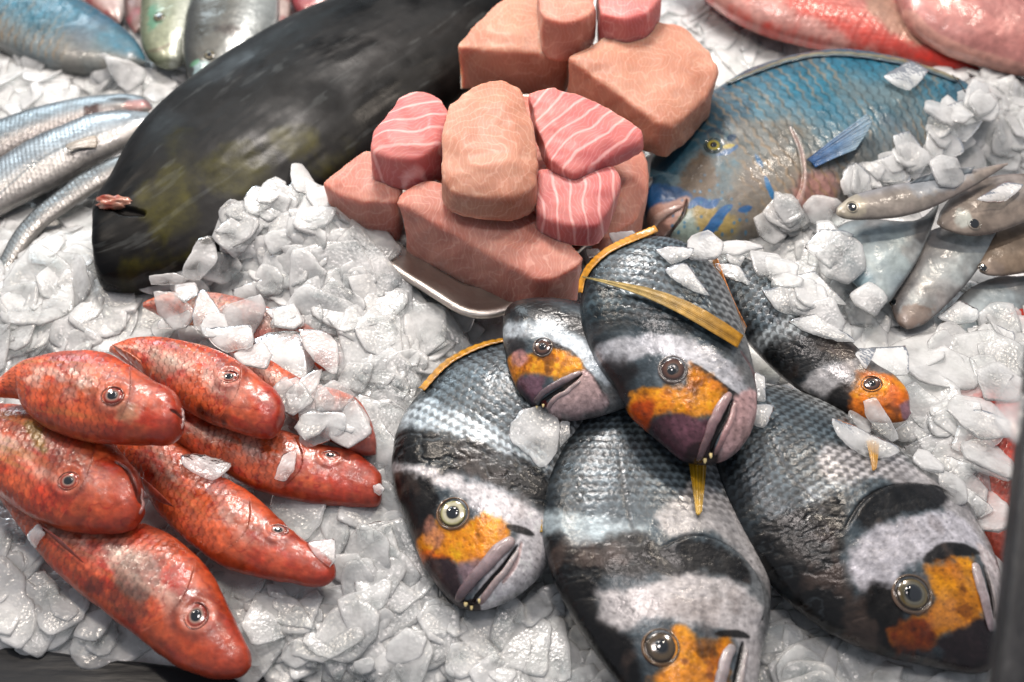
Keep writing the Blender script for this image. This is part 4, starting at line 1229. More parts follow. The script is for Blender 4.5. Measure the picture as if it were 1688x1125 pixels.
# ------------------------------------------------------------------ red snappers, top right
silver('large rosy snapper with scarlet belly edge across the back right',
       [(1040, -140), (1180, -170), (1320, -130), (1420, -60), (1500, 15), (1560, 70), (1605, 105), (1622, 120)],
       [(1040, -140), (1110, -60), (1180, 10), (1250, 50), (1330, 73), (1420, 90), (1500, 103), (1565, 116), (1622, 122)],
       .060, (0, 16), 371, top='c8605c', mid='c98078', low='cf2c14', cat='red_snapper', group='red snappers at the back right', amt=.14, line=0, cell=(.006, .006), mat=M_FLAT, k=.35,
       extra=lambda c: (patch(c, [(1180, 0), (1280, 0), (1400, 60), (1470, 100), (1330, 70), (1240, 45)], 'cf948a', 12, 10), patch(c, [(1450, -20), (1520, 60), (1500, 70), (1430, 20)], 'c0a088', 8, 6, amount=.7), patch(c, [(1500, 85), (1560, 90), (1625, 122), (1560, 118)], 'd42408', 5, 4)))
silver('pink snapper at the back right corner, running off the right edge',
       [(1465, -80), (1560, -110), (1700, -110), (1850, -60), (1900, 60)],
       [(1465, -80), (1490, 30), (1540, 75), (1600, 100), (1700, 122), (1800, 110), (1900, 60)],
       .075, (0, 18), 381, top='c07070', mid='c07c7a', low='c8847c', cat='red_snapper', group='red snappers at the back right', amt=0, mat=M_FLAT, k=.3,
       extra=lambda c: (stroke(c, [(1490, 20), (1540, 70), (1620, 100), (1688, 115)], 'd8a090', 10, 4, 2, .8),))
# red fish under the ice at the right edge
for lab, d_, v_, zz in (('scarlet fish buried under flakes at the right edge, upper one', [(1560, 560), (1620, 510), (1690, 490), (1780, 500), (1840, 560)], [(1560, 575), (1600, 620), (1680, 660), (1780, 650), (1840, 570)], .013),
                        ('scarlet fish buried under flakes at the right edge, behind the metal post', [(1500, 700), (1580, 640), (1680, 640), (1760, 760), (1760, 900)], [(1500, 715), (1540, 800), (1600, 900), (1680, 960), (1760, 910)], .012)):
    silver(lab, d_, v_, zz, (0, 5), 391+len(lab), top='b02410', mid='c8341c', low='cc5a44', cat='red_fish', group='red fish under the ice at the right', amt=.3, line=0, mat=M_RED, k=.4, NU=200)
    FISH_POLYS.pop()
for pg in ([(1550, 548), (1596, 530), (1640, 556), (1600, 592), (1565, 585)], [(1622, 650), (1672, 640), (1690, 742), (1650, 735)], [(1612, 865), (1645, 880), (1652, 935), (1622, 930)], [(1500, 640), (1530, 640), (1535, 665), (1505, 668)]):
    FISH_POLYS.append(np.array(pg, float))      # gaps in the ice where the scarlet skin shows

# ------------------------------------------------------------------ small flat silver-brown fish at the right
FG = 'small flat fish heaped at the right'


def flat(label, dors, vent, z, tilt, seed, cols, eye=None, er=10, extra=None, k=.24):
    t = thing('small_flat_fish', label, 'fish', root_at(np.mean(np.vstack([dors, vent]), 0), max(0, z-.015)), FG)

    def pf(c):
        c.col[:] = lin(cols[1])
        n1 = fbm(c.x*30, c.y*30, seed, 4)
        mixc(c, cols[0], sstep(.2, .95, c.t)*.85)
        mixc(c, cols[2], sstep(-.2, .4, n1)*.6)
        mixc(c, 'b9a8a0', sstep(.1, .5, fbm(c.x*45+4, c.y*45, seed+1, 3))*.35)
        mixc(c, '3a2c22', sstep(.15, .5, fbm(c.x*60, c.y*60, seed+2, 4))*.35)
        mixc(c, '453a34', sstep(.86, 1, np.abs(c.t))*.6)
        if extra:
            extra(c)
        c.d += fbm(c.x*40, c.y*40, seed+5, 3)*.0008
    c = make_body(t, dors, vent, z, tilt, M_FLAT, k=k, NU=220, NT=110, paint=pf, e=1.15)
    if eye:
        make_eye(t, c, eye, er, [(0, '050505'), (.75, '080808'), (.82, '3a3020'), (.88, '8a8068'), (.9, '8c8468'), (1, '6c5c48')], pupil_r=.75, bulge=.14)
    return t, c


flat('flat fish underneath, lowest of the right heap, blue-grey flank',
     [(1800, 430), (1740, 440), (1690, 455), (1640, 458), (1592, 480), (1555, 530), (1542, 556)],
     [(1800, 440), (1740, 480), (1680, 520), (1630, 552), (1590, 570), (1555, 573), (1542, 562)], .030, (0, 12), 401, ('5c5c5c', 'b0bcc0', '98a2a6'))
flat('flat fish with blue-grey side, head down, between the pearly one and the lowest',
     [(1642, 378), (1600, 374), (1555, 374), (1518, 392), (1492, 440), (1470, 492), (1476, 528), (1494, 542)],
     [(1642, 384), (1622, 428), (1592, 470), (1556, 508), (1524, 534), (1494, 544)], .046, (-4, 14), 411, ('6c5c54', 'b8c0c0', 'a09a98'), eye=(1473, 498), er=9,
     extra=lambda c: (patch(c, [(1470, 520), (1500, 500), (1540, 510), (1500, 545)], '8a6a54', 6, 6, amount=.7),))
flat('pearly flat fish with raised grey fin tip, nearest the striped breams',
     [(1548, 334), (1520, 360), (1490, 366), (1440, 361), (1395, 366), (1362, 392), (1352, 412)],
     [(1548, 338), (1530, 390), (1506, 440), (1482, 476), (1458, 502), (1420, 478), (1385, 448), (1352, 418)], .060, (-4, 14), 421, ('7c8284', 'bccaca', 'a4b4bc'), k=.22,
     extra=lambda c: (patch(c, [(1380, 430), (1420, 430), (1440, 470), (1400, 470)], '4f90a4', 10, 10, amount=.4), patch(c, [(1505, 372), (1550, 335), (1545, 360), (1520, 400)], '4c4644', 6, 5, amount=.8)))
flat('little brown fish head poking out at the right edge',
     [(1780, 380), (1720, 362), (1670, 368), (1635, 386), (1616, 420), (1614, 438)],
     [(1780, 400), (1730, 440), (1680, 452), (1640, 455), (1618, 450), (1614, 442)], .052, (0, 12), 431, ('5c4838', '8c7864', 'a08c78'), eye=(1621, 440), er=9)
flat('brown flat fish with shiny white gill and black mouth, cut by the right edge',
     [(1800, 300), (1740, 288), (1680, 286), (1625, 294), (1582, 312), (1552, 345), (1544, 365)],
     [(1800, 320), (1740, 345), (1690, 366), (1640, 384), (1600, 389), (1560, 380), (1544, 370)], .078, (0, 16), 441, ('7c7068', '9a8c80', 'b0a498'), eye=(1607, 367), er=12,
     extra=lambda c: (patch(c, [(1575, 350), (1598, 348), (1606, 372), (1580, 378)], 'c8ccc4', 4, 4), patch(c, [(1640, 290), (1690, 290), (1700, 320), (1650, 320)], 'a8a09c', 8, 8, amount=.7)))
T, c = flat('topmost flat fish of the right heap, round black mouth hole and long pointed tail',
            [(1662, 268), (1610, 279), (1570, 292), (1510, 300), (1450, 310), (1408, 322), (1384, 340), (1378, 350)],
            [(1662, 272), (1620, 298), (1580, 320), (1530, 345), (1480, 358), (1430, 362), (1396, 361), (1378, 354)], .092, (0, 16), 451, ('a0a2a8', '948c84', 'a4988c'), eye=(1405, 340), er=11, k=.34,
            extra=lambda c: (patch(c, [(1380, 335), (1400, 325), (1425, 330), (1425, 355), (1390, 360)], 'b8b09c', 5, 5, amount=.8), patch(c, [(1500, 302), (1560, 294), (1600, 285), (1580, 305), (1520, 320)], '9ca4ac', 6, 5, amount=.8)))
fin('fin', T, c, [(1500, 303), (1560, 294), (1600, 286)], [(1512, 297), (1556, 284), (1604, 280)], '8c98a0', '7c8084', lift=(0, .004), rays_n=8, n=20, m_=6)

# ------------------------------------------------------------------ steel tray
m, nt, b = newmat('brushed_steel')
b.inputs['Base Color'].default_value = (.52, .48, .44, 1); b.inputs['Metallic'].default_value = 1; b.inputs['Roughness'].default_value = .42
nn = node(nt, 'ShaderNodeTexNoise'); nn.inputs['Scale'].default_value = 60; bpn = node(nt, 'ShaderNodeBump'); bpn.inputs['Distance'].default_value = .001; bpn.inputs['Strength'].default_value = .4
nt.links.new(nn.outputs['Fac'], bpn.inputs['Height']); nt.links.new(bpn.outputs[0], b.inputs['Normal'])
M_STEEL = m
ZR = .052
fr = np.array([wpt(572, 392, ZR), wpt(806, 541, ZR)])[:, :2]
dv = (fr[1]-fr[0])/np.linalg.norm(fr[1]-fr[0]); nv = np.array([-dv[1], dv[0]])
TL = .36; TW = .30
A = fr[1]-dv*TL; Bc = fr[1]
rc = np.array([A, Bc, Bc+nv*TW, A+nv*TW])
cen = rc.mean(0)


def rrect(inset, z, r):
    """rounded rectangle ring, 8 points a corner"""
    out = []
    hx, hy = TL/2-inset, TW/2-inset
    for (sx, sy, a0) in ((-1, -1, 180), (1, -1, 270), (1, 1, 0), (-1, 1, 90)):
        for k_ in range(9):
            a = math.radians(a0+k_*90/8)
            lx = sx*(hx-r)+r*math.cos(a); ly = sy*(hy-r)+r*math.sin(a)
            out.append([*(cen+dv*lx+nv*ly), z])
    return out


rings = [rrect(-.002, ZR-.0035, .036), rrect(-.001, ZR-.001, .035), rrect(.0005, ZR, .035), rrect(.003, ZR, .034), rrect(.0045, ZR-.0015, .033), rrect(.020, ZR-.002, .030), rrect(.023, ZR-.004, .028), rrect(.036, ZR-.030, .015), rrect(.040, ZR-.032, .012), rrect(.13, ZR-.032, .004)]
# thickness: back side
rings += [rrect(.13, ZR-.033, .004), rrect(.039, ZR-.033, .012), rrect(.022, ZR-.009, .028), rrect(.0, ZR-.0045, .035)]
V = np.array(rings).reshape(-1, 3); K = 36; Fs = []
for i in range(len(rings)):
    i2 = (i+1) % len(rings)
    for j in range(K):
        if i == 9:
            continue
        Fs.append([i*K+j, i*K+(j+1) % K, i2*K+(j+1) % K, i2*K+j])
Fs.append([9*K+j for j in range(K)]); Fs.append([10*K+j for j in range(K)][::-1])
tray = mesh_obj('steel_tray', V, Fs, M_STEEL)
tag(tray, 'shiny steel tray with rolled rim under the raw flesh pieces', 'tray')

# ------------------------------------------------------------------ raw flesh pieces
FLG = 'raw pink fish pieces piled on the steel tray'


def chunk(label, top, ztop, zbot, cols, seed, tilt=(0, 0), rot=0, shrink=0.0, vox=.0019, sm=5, ring_c=None, wscale=32, dist=7, dome=.004, bottom=None):
    cpx = np.mean(top, 0)
    pl = Plane(cpx, ztop, tilt)
    t0_ = np.asarray(top, float); cl_p = np.vstack([t0_, t0_[:1]])
    Lp = np.r_[0, np.cumsum(np.linalg.norm(np.diff(cl_p, axis=0), axis=1))]; up_ = np.linspace(0, Lp[-1], 37)[:-1]
    lin_p = np.stack([np.interp(up_, Lp, cl_p[:, k]) for k in range(2)], 1)
    top = np.vstack([lin_p*.7+spline(top, 36, True)*.3, ])
    T3 = pl.to3(pl.to2(top), np.zeros(len(top)))
    c0 = T3.mean(0)
    B3 = T3.copy(); B3[:, 2] = zbot
    if bottom is not None:
        B3 = atz(bottom, zbot)
    B3[:, :2] = c0[:2]+(B3[:, :2]-c0[:2])*(1-shrink)
    mid = c0+(T3-c0)*.55+np.array(pl.n)*dome
    pts = np.vstack([T3, B3, mid])
    bm = bmesh.new()
    for p in pts:
        bm.verts.new(p)
    r = bmesh.ops.convex_hull(bm, input=bm.verts)
    bmesh.ops.delete(bm, geom=[g for g in r['geom_interior'] if isinstance(g, bmesh.types.BMVert)], context='VERTS')
    me = bpy.data.meshes.new('t'); bm.to_mesh(me); bm.free()
    o = bpy.data.objects.new('t', me); COL.objects.link(o)
    md = o.modifiers.new('r', 'REMESH'); md.mode = 'VOXEL'; md.voxel_size = vox
    ms = o.modifiers.new('s', 'SMOOTH'); ms.iterations = sm; ms.factor = .6
    dg = bpy.context.evaluated_depsgraph_get(); dg.update()
    ev = o.evaluated_get(dg); m2 = bpy.data.meshes.new_from_object(ev)
    n = len(m2.vertices); co = np.empty(n*3); m2.vertices.foreach_get('co', co); co = co.reshape(-1, 3)
    no = np.empty(n*3); m2.vertices.foreach_get('normal', no); no = no.reshape(-1, 3)
    d = fbm(co[:, 0]*28+seed, co[:, 1]*28+co[:, 2]*22, seed, 3)*.0034+fbm(co[:, 0]*90, co[:, 1]*90+co[:, 2]*70, seed+1, 3)*.0007
    co = co+no*d[:, None]
    base = Vector((c0[0], c0[1], zbot))
    co = co-np.array(base)
    m2.vertices.foreach_set('co', co.ravel())
    m2.polygons.foreach_set('use_smooth', np.ones(len(m2.polygons), bool)); m2.update()
    bpy.data.objects.remove(o)
    mat, mp, wv = mat_flesh('raw_flesh', *cols, seam=.27 if dist < 4 else .12)
    rcx = c0 if ring_c is None else pl.to3(pl.to2([ring_c]), [0])[0]
    off = -(rcx-np.array(base))
    mp.inputs['Location'].default_value = tuple(off)
    wv.inputs['Scale'].default_value = wscale; wv.inputs['Distortion'].default_value = dist*(1.6 if dist >= 4 else 2.6); wv.inputs['Detail Scale'].default_value = 1.4 if dist >= 4 else .5
    mp.inputs['Rotation'].default_value = (0, 0, math.radians(rot))
    if dist < 4:
        wv.wave_type = 'BANDS'; wv.bands_direction = 'X'
    m2.materials.clear(); m2.materials.append(mat)
    m2.name = 'fish_chunk'
    o = bpy.data.objects.new('fish_chunk', m2); COL.objects.link(o); o.location = base
    tag(o, label, 'fish meat', FLG)
    FISH_POLYS.append(np.array(top, float))
    return o


PK = ('d49888', 'c2786a', 'f2d6ca'); PK2 = ('cf9684', 'bc7868', 'ecc8b8'); RD = ('d68a84', 'c86a6c', 'f8e0dc'); TN = ('cc9a84', 'b87e68', 'e8ccba')
chunk('pale round-topped block at the left corner of the flesh pile, touching the ice', [(530, 300), (575, 262), (605, 245), (650, 262), (665, 300), (655, 335), (600, 332), (560, 322)], .092, .045, PK, 1, (-2, 6), shrink=.1)
chunk('longest block along the front of the tray with a white fat seam', [(655, 335), (668, 312), (705, 300), (790, 325), (885, 345), (935, 390), (968, 425), (945, 446), (888, 464), (824, 415), (745, 372), (690, 355)], .096, .040, PK, 2, (0, 8), ring_c=(690, 350), shrink=.06)
chunk('block at the right of the pile behind the red streaked piece, beside the parrotfish', [(985, 240), (1045, 225), (1068, 260), (1066, 320), (1048, 365), (1000, 395), (975, 380)], .085, .045, PK2, 3, (0, 6))
chunk('shaded block hidden in the middle under the round-topped pieces', [(700, 200), (820, 150), (960, 180), (1010, 260), (960, 330), (840, 340), (720, 300)], .088, .048, PK, 4)
chunk('wide tan block at the back left of the pile beside the dark fish', [(750, 78), (775, 45), (820, 5), (880, -30), (930, -20), (950, 60), (935, 92), (880, 84), (810, 70)], .118, .070, TN, 5, (0, 6), shrink=.04)
chunk('biggest rounded tan steak at the back right of the pile', [(935, 95), (1000, 58), (1075, 30), (1130, 42), (1168, 80), (1184, 120), (1160, 165), (1112, 208), (1082, 202), (1042, 158), (1000, 122)], .118, .075, TN, 6, (4, 8), ring_c=(1070, 110), dist=9, shrink=.04)
chunk('small block cut by the top edge, left of two at the top of the pile', [(888, -60), (975, -60), (982, 10), (960, 32), (925, 38), (890, 24)], .150, .112, PK2, 7)
chunk('small block cut by the top edge, right of two at the top of the pile', [(988, -60), (1092, -60), (1088, -5), (1065, 22), (1030, 32), (988, 20)], .148, .112, RD, 8)
chunk('rosy upright piece with white streaks at the left of the upper row', [(640, 188), (657, 160), (694, 152), (724, 163), (740, 186), (728, 232), (690, 262), (645, 262), (610, 248), (614, 215)], .128, .092, RD, 9, (-3, 10), dist=3, wscale=26, rot=75)
chunk('smooth oval beige piece with faint swirl in the middle of the upper row', [(738, 172), (775, 140), (822, 131), (860, 147), (880, 205), (889, 262), (884, 305), (852, 324), (800, 328), (745, 318), (724, 290), (728, 225)], .140, .108, TN, 10, (0, 10), ring_c=(800, 270), wscale=45, dist=5, dome=.007)
chunk('red-streaked flat piece tucked under the wedge', [(886, 278), (950, 285), (1014, 275), (1022, 300), (1008, 345), (985, 372), (930, 372), (884, 352)], .116, .090, RD, 11, (0, 8), dist=3, wscale=30, rot=-12)
chunk('pink wedge-shaped piece with white streaks at the right of the upper row', [(868, 152), (905, 145), (965, 155), (1010, 177), (1060, 212), (1060, 228), (1000, 262), (945, 290), (905, 262), (884, 212)], .136, .116, RD, 12, (4, 12), dist=3, wscale=28, rot=40)

# ------------------------------------------------------------------ counter edge and post
m, nt, b = newmat('dark_metal')
b.inputs['Base Color'].default_value = (.012, .013, .015, 1); b.inputs['Specular IOR Level'].default_value = .2; b.inputs['Metallic'].default_value = 0; b.inputs['Roughness'].default_value = .28
nn = node(nt, 'ShaderNodeTexNoise'); nn.inputs['Scale'].default_value = 25; nn.inputs['Detail'].default_value = 6
mr = node(nt, 'ShaderNodeMapRange'); mr.inputs[3].default_value = .15; mr.inputs[4].default_value = .6; nt.links.new(nn.outputs['Fac'], mr.inputs[0]); nt.links.new(mr.outputs[0], b.inputs['Roughness'])
bpn = node(nt, 'ShaderNodeBump'); bpn.inputs['Distance'].default_value = .002; bpn.inputs['Strength'].default_value = .5; nt.links.new(nn.outputs['Fac'], bpn.inputs['Height']); nt.links.new(bpn.outputs[0], b.inputs['Normal'])
M_DM = m


def boxbar(name, p0, p1, side, upv, w_, h_, mat, bev=.002):
    p0 = Vector(p0); p1 = Vector(p1); ax = (p1-p0).normalized(); sv = Vector(side); sv = (sv-ax*sv.dot(ax)).normalized(); uv = ax.cross(sv)
    if uv.dot(Vector(upv)) < 0:
        uv = -uv
    bm = bmesh.new()
    vs = [bm.verts.new(p+sv*a*w_/2+uv*b_*h_/2) for p in (p0, p1) for a, b_ in ((-1, -1), (1, -1), (1, 1), (-1, 1))]
    for f in ((0, 1, 2, 3), (7, 6, 5, 4), (0, 4, 5, 1), (1, 5, 6, 2), (2, 6, 7, 3), (3, 7, 4, 0)):
        bm.faces.new([vs[i] for i in f])
    bmesh.ops.recalc_face_normals(bm, faces=bm.faces)
    bmesh.ops.bevel(bm, geom=bm.edges[:], offset=bev, segments=3, affect='EDGES', profile=.5)
    me = bpy.data.meshes.new(name); bm.to_mesh(me); bm.free(); me.materials.append(mat)
    me.polygons.foreach_set('use_smooth', np.ones(len(me.polygons), bool))
    o = bpy.data.objects.new(name, me); COL.objects.link(o)
    return o


e0 = E0-ED*.35; e1 = E1+ED*1.4
w2 = .10
o = boxbar('counter_edge', (*(e0-EN*(w2/2-.004)), -.018), (*(e1-EN*(w2/2-.004)), -.018), (*EN, 0), (0, 0, 1), w2, .03, M_DM, .004)
o['kind'] = 'structure'; o['label'] = 'dark wet metal edge of the fish counter'; o['category'] = 'counter edge'
rd = rays([(1692, 1190), (1745, 620)])
pa = C3+rd[0]*.50; pb = C3+rd[1]*.60
o = boxbar('metal_post', pa-(pb-pa)*.1, pb+(pb-pa)*.5, (1, 0, 0), -F3, .030, .02, M_DM, .003)
tag(o, 'dark blurred metal post of the display case at the right edge', 'post')

# ------------------------------------------------------------------ ice flakes
rng = random.Random(5)


def flake_mesh(poly2, thick, seed, curl=.1):
    """poly2: outline in local metres; returns verts, faces"""
    n = 26
    R_ = spline(poly2, n, True)
    # cut the corners a little so they stay angular but worn
    lin_ = []
    P = np.asarray(poly2); L = np.r_[0, np.cumsum(np.linalg.norm(np.diff(np.vstack([P, P[:1]]), axis=0), axis=1))]
    u = np.linspace(0, L[-1], n+1)[:-1]; Pc = np.vstack([P, P[:1]])
    S_ = np.stack([np.interp(u, L, Pc[:, k]) for k in range(2)], 1)
    O = S_*.72+R_*.28
    cen_ = O.mean(0)
    size = np.abs(O-cen_).mean()*2
    O = O+np.stack([fbm(O[:, 0]/size*6+seed*3.1, O[:, 1]/size*6, seed, 2), fbm(O[:, 0]/size*6, O[:, 1]/size*6+seed*1.7, seed+3, 2)], 1)*size*.045
    rings_ = [(0.42, .5), (.80, .5), (.945, .42), (.995, .12), (.99, -.25), (.94, -.46), (.80, -.5), (.42, -.5)]
    V = []
    for (f, zz) in rings_:
        q = cen_+(O-cen_)*f
        z = zz*thick*(1+.35*fbm(q[:, 0]/size*2+seed, q[:, 1]/size*2, seed+5, 2))
        z = z+curl*((q[:, 0]-cen_[0])**2-(q[:, 1]-cen_[1])**2*.5)/size
        z = z+(fbm(q[:, 0]/size*3+seed, q[:, 1]/size*3, seed+9, 3)*thick*.22)
        V.append(np.c_[q, z])
    V = np.vstack(V)
    top = np.r_[cen_, .5*thick]; bot = np.r_[cen_, -.5*thick]
    V = np.vstack([V, top, bot])
    nr = len(rings_); Fs = []
    for i in range(nr-1):
        for j in range(n):
            a = i*n+j; b = i*n+(j+1) % n
            Fs.append((a, a+n, b+n)); Fs.append((a, b+n, b))
    for j in range(n):
        Fs.append((nr*n, j, (j+1) % n)); Fs.append((nr*n+1, (nr-1)*n+(j+1) % n, (nr-1)*n+j))
    return V, np.array(Fs)


def rand_poly(size, rr):
    k = rr.choice([4, 5, 5, 6, 6, 7])
    asp = rr.uniform(.6, 1.0)
    a0 = rr.uniform(0, 6.28)
    P = []
    for i in range(k):
        a = a0+2*math.pi*(i+rr.uniform(-.28, .28))/k
        r = size*.5*rr.uniform(.72, 1.12)
        P.append((r*math.cos(a), r*math.sin(a)*asp))
    return P


def frame_from(n, ang):
    n = np.asarray(n)/np.linalg.norm(n)
    x = np.cross([0, 1, 0.01], n); x /= np.linalg.norm(x); y = np.cross(n, x)
    ca, sa = math.cos(ang), math.sin(ang)
    return np.stack([x*ca+y*sa, -x*sa+y*ca, n], 1)


# everything built so far, for dropping flakes on it
bpy.context.view_layer.update()
DG = bpy.context.evaluated_depsgraph_get()


def cast(px):
    r = Vector(rays([px])[0]).normalized()
    ok, loc, no, _, ob, _ = sc.ray_cast(DG, CAM, r)
    return (np.array(loc), np.array(no), ob) if ok else (None, None, None)


def T2(pts, ox, oy, s):
    return [(ox+x/s, oy+y/s) for x, y in pts]


HERO = []
for lab, p in (('wide clear flake with a small frosted spot behind the red goatfish', [(705, 690), (760, 655), (860, 645), (880, 700), (905, 800), (880, 850), (800, 860), (740, 840), (715, 780)]),
          ('grey see-through flake leaning right of the wide clear flake', [(865, 645), (960, 650), (1010, 700), (1010, 780), (1000, 815), (930, 770), (880, 710)]),
          ('flake below the wide clear flake touching the nearly buried goatfish', [(820, 870), (900, 810), (950, 790), (940, 850), (880, 930), (825, 935)]),
          ('bright squarish flake above the eye of the rightmost goatfish', [(870, 960), (900, 945), (1040, 950), (1035, 1020), (960, 1060), (870, 1085)]),
          (None, [(820, 970), (870, 950), (870, 1030), (825, 1005)]),
          ('long upright flake between the goatfish heap and the left bream', [(1080, 885), (1120, 890), (1165, 960), (1165, 1010), (1130, 1030), (1080, 970)]),
          ('pink-tinted flake behind the back of the rear goatfish', [(430, 630), (480, 635), (540, 695), (545, 712), (430, 690)]),
          ('oblong flake lying on the dull goatfish, lower edge over the rear goatfish', [(525, 650), (690, 630), (705, 690), (690, 720), (600, 728), (550, 700)]),
          ('pointed tall flake standing across the dull goatfish', [(500, 510), (530, 505), (590, 600), (585, 635), (490, 650), (478, 600)]),
          (None, [(360, 620), (470, 575), (475, 600), (430, 645), (360, 645)]),
          ('large kite-shaped flake below the end of the huge dark fish', [(0, 470), (100, 430), (155, 465), (50, 610), (0, 600)]),
          (None, [(125, 540), (150, 490), (200, 550), (275, 625), (265, 635), (150, 640)]),
          (None, [(215, 540), (280, 535), (390, 580), (370, 625), (290, 620)]),
          ('flake over the head end of the dull goatfish', [(740, 575), (830, 560), (890, 610), (880, 640), (800, 640)]),
          (None, [(620, 500), (760, 460), (795, 550), (700, 560), (630, 530)]),
          ('broad white flake on the slope of the central ice mound', [(890, 510), (960, 460), (1090, 455), (1150, 520), (1080, 580), (980, 600)]),
          (None, [(735, 385), (800, 375), (900, 440), (900, 500), (830, 500), (770, 440)]),
          ('standing flake at the top of the central mound next to the flesh pile', [(820, 150), (850, 90), (900, 90), (950, 150), (930, 200), (850, 180)]),
          ('rounded clear flake resting on the dark fish by the mound', [(665, 170), (700, 125), (760, 140), (800, 180), (700, 230), (670, 210)]),
          (None, [(675, 230), (740, 220), (810, 285), (760, 320), (710, 280)]), (None, [(440, 430), (500, 315), (560, 305), (570, 400), (500, 470), (440, 460)]),
          ('plump flake leaning on the rim of the steel tray', [(1150, 420), (1210, 395), (1270, 410), (1285, 490), (1200, 540), (1150, 470)]),
          (None, [(1290, 515), (1415, 510), (1410, 590), (1370, 640), (1300, 580)]), (None, [(1340, 620), (1400, 580), (1510, 590), (1490, 650), (1400, 690)]),
          (None, [(1210, 770), (1340, 700), (1330, 760), (1240, 830), (1210, 820)]),
          (None, [(560, 290), (620, 240), (670, 275), (640, 300)]), (None, [(320, 450), (420, 440), (470, 465), (430, 485), (330, 485)]), (None, [(280, 500), (400, 478), (500, 485), (500, 510), (330, 520)]),
          (None, [(580, 340), (740, 340), (740, 380), (640, 395)]), (None, [(800, 210), (960, 200), (980, 240), (880, 260)])):
    HERO.append((lab, T2(p, 100, 250, 2.2056)))
for lab, p in (('square clear flake with sharp corners between the two lower right goatfish', [(200, 265), (390, 295), (420, 330), (395, 430), (330, 510), (300, 500), (165, 375)]),
               ('flake lying on the snout of the sloping goatfish', [(330, 515), (455, 500), (460, 590), (430, 625), (370, 580)]),
               ('thin flake standing on the flank of the rightmost goatfish', [(190, 240), (230, 130), (290, 115), (280, 200), (240, 250)]),
               (None, [(617, 270), (650, 255), (675, 285), (650, 310), (625, 295)]), (None, [(440, 370), (500, 345), (560, 365), (540, 405), (470, 430), (440, 410)]),
               ('large pale block-like flake left of the orange-cheeked left bream', [(545, 450), (690, 420), (770, 640), (650, 660), (570, 640)]),
               ('kite-shaped flake in the open ice below the goatfish heap', [(540, 690), (600, 655), (710, 680), (690, 770), (590, 880), (560, 820)]),
               (None, [(410, 780), (480, 730), (540, 820), (650, 880), (590, 955), (500, 880)]),
               ('narrow flake by the nose of the rightmost goatfish', [(590, 150), (660, 80), (675, 180), (650, 208), (590, 160)]),
               (None, [(360, 470), (400, 380), (480, 360), (540, 460), (500, 560), (440, 500)]), (None, [(690, 700), (740, 670), (780, 740), (740, 870), (680, 860)])):
    HERO.append((lab, T2(p, 380, 700, 2.647)))
for lab, p in (('reddish see-through flake lying in the dark gap among the goatfish', [(720, 230), (770, 213), (880, 235), (930, 270), (855, 320), (780, 295), (725, 265)]),
               (None, [(905, 300), (940, 292), (1020, 360), (1010, 380), (940, 340)]), (None, [(110, 540), (160, 490), (180, 530), (140, 590)]),
               ('big rounded frosted lump hanging over the dark counter edge', [(65, 930), (110, 880), (250, 870), (315, 890), (290, 990), (200, 1060), (130, 1050), (75, 990)]),
               (None, [(0, 480), (60, 470), (80, 560), (60, 640), (0, 650)]), (None, [(60, 700), (180, 680), (270, 800), (200, 860), (80, 790)])):
    HERO.append((lab, T2(p, 0, 660, 2.42)))
for lab, p in (('round-edged flake in front of the smallest bream, resting on the left bream', [(530, 840), (580, 775), (690, 755), (750, 830), (745, 950), (690, 1030), (650, 1035), (590, 960), (530, 920)]),
               (None, [(745, 830), (790, 830), (790, 900), (745, 945)]), (None, [(1160, 90), (1230, 70), (1330, 80), (1310, 120), (1230, 150)]),
               ('wet flake melting on the back of the topmost bream', [(1200, 165), (1290, 145), (1400, 280), (1330, 270), (1240, 215)]),
               (None, [(1590, 760), (1680, 760), (1640, 860), (1590, 850)]), (None, [(1590, 620), (1640, 640), (1640, 750), (1600, 740)]),
               (None, [(960, 10), (1070, 0), (1080, 40), (1020, 75), (970, 50)]), (None, [(860, 80), (920, 80), (920, 110), (870, 120)])):
    HERO.append((lab, T2(p, 640, 380, 2.6375)))
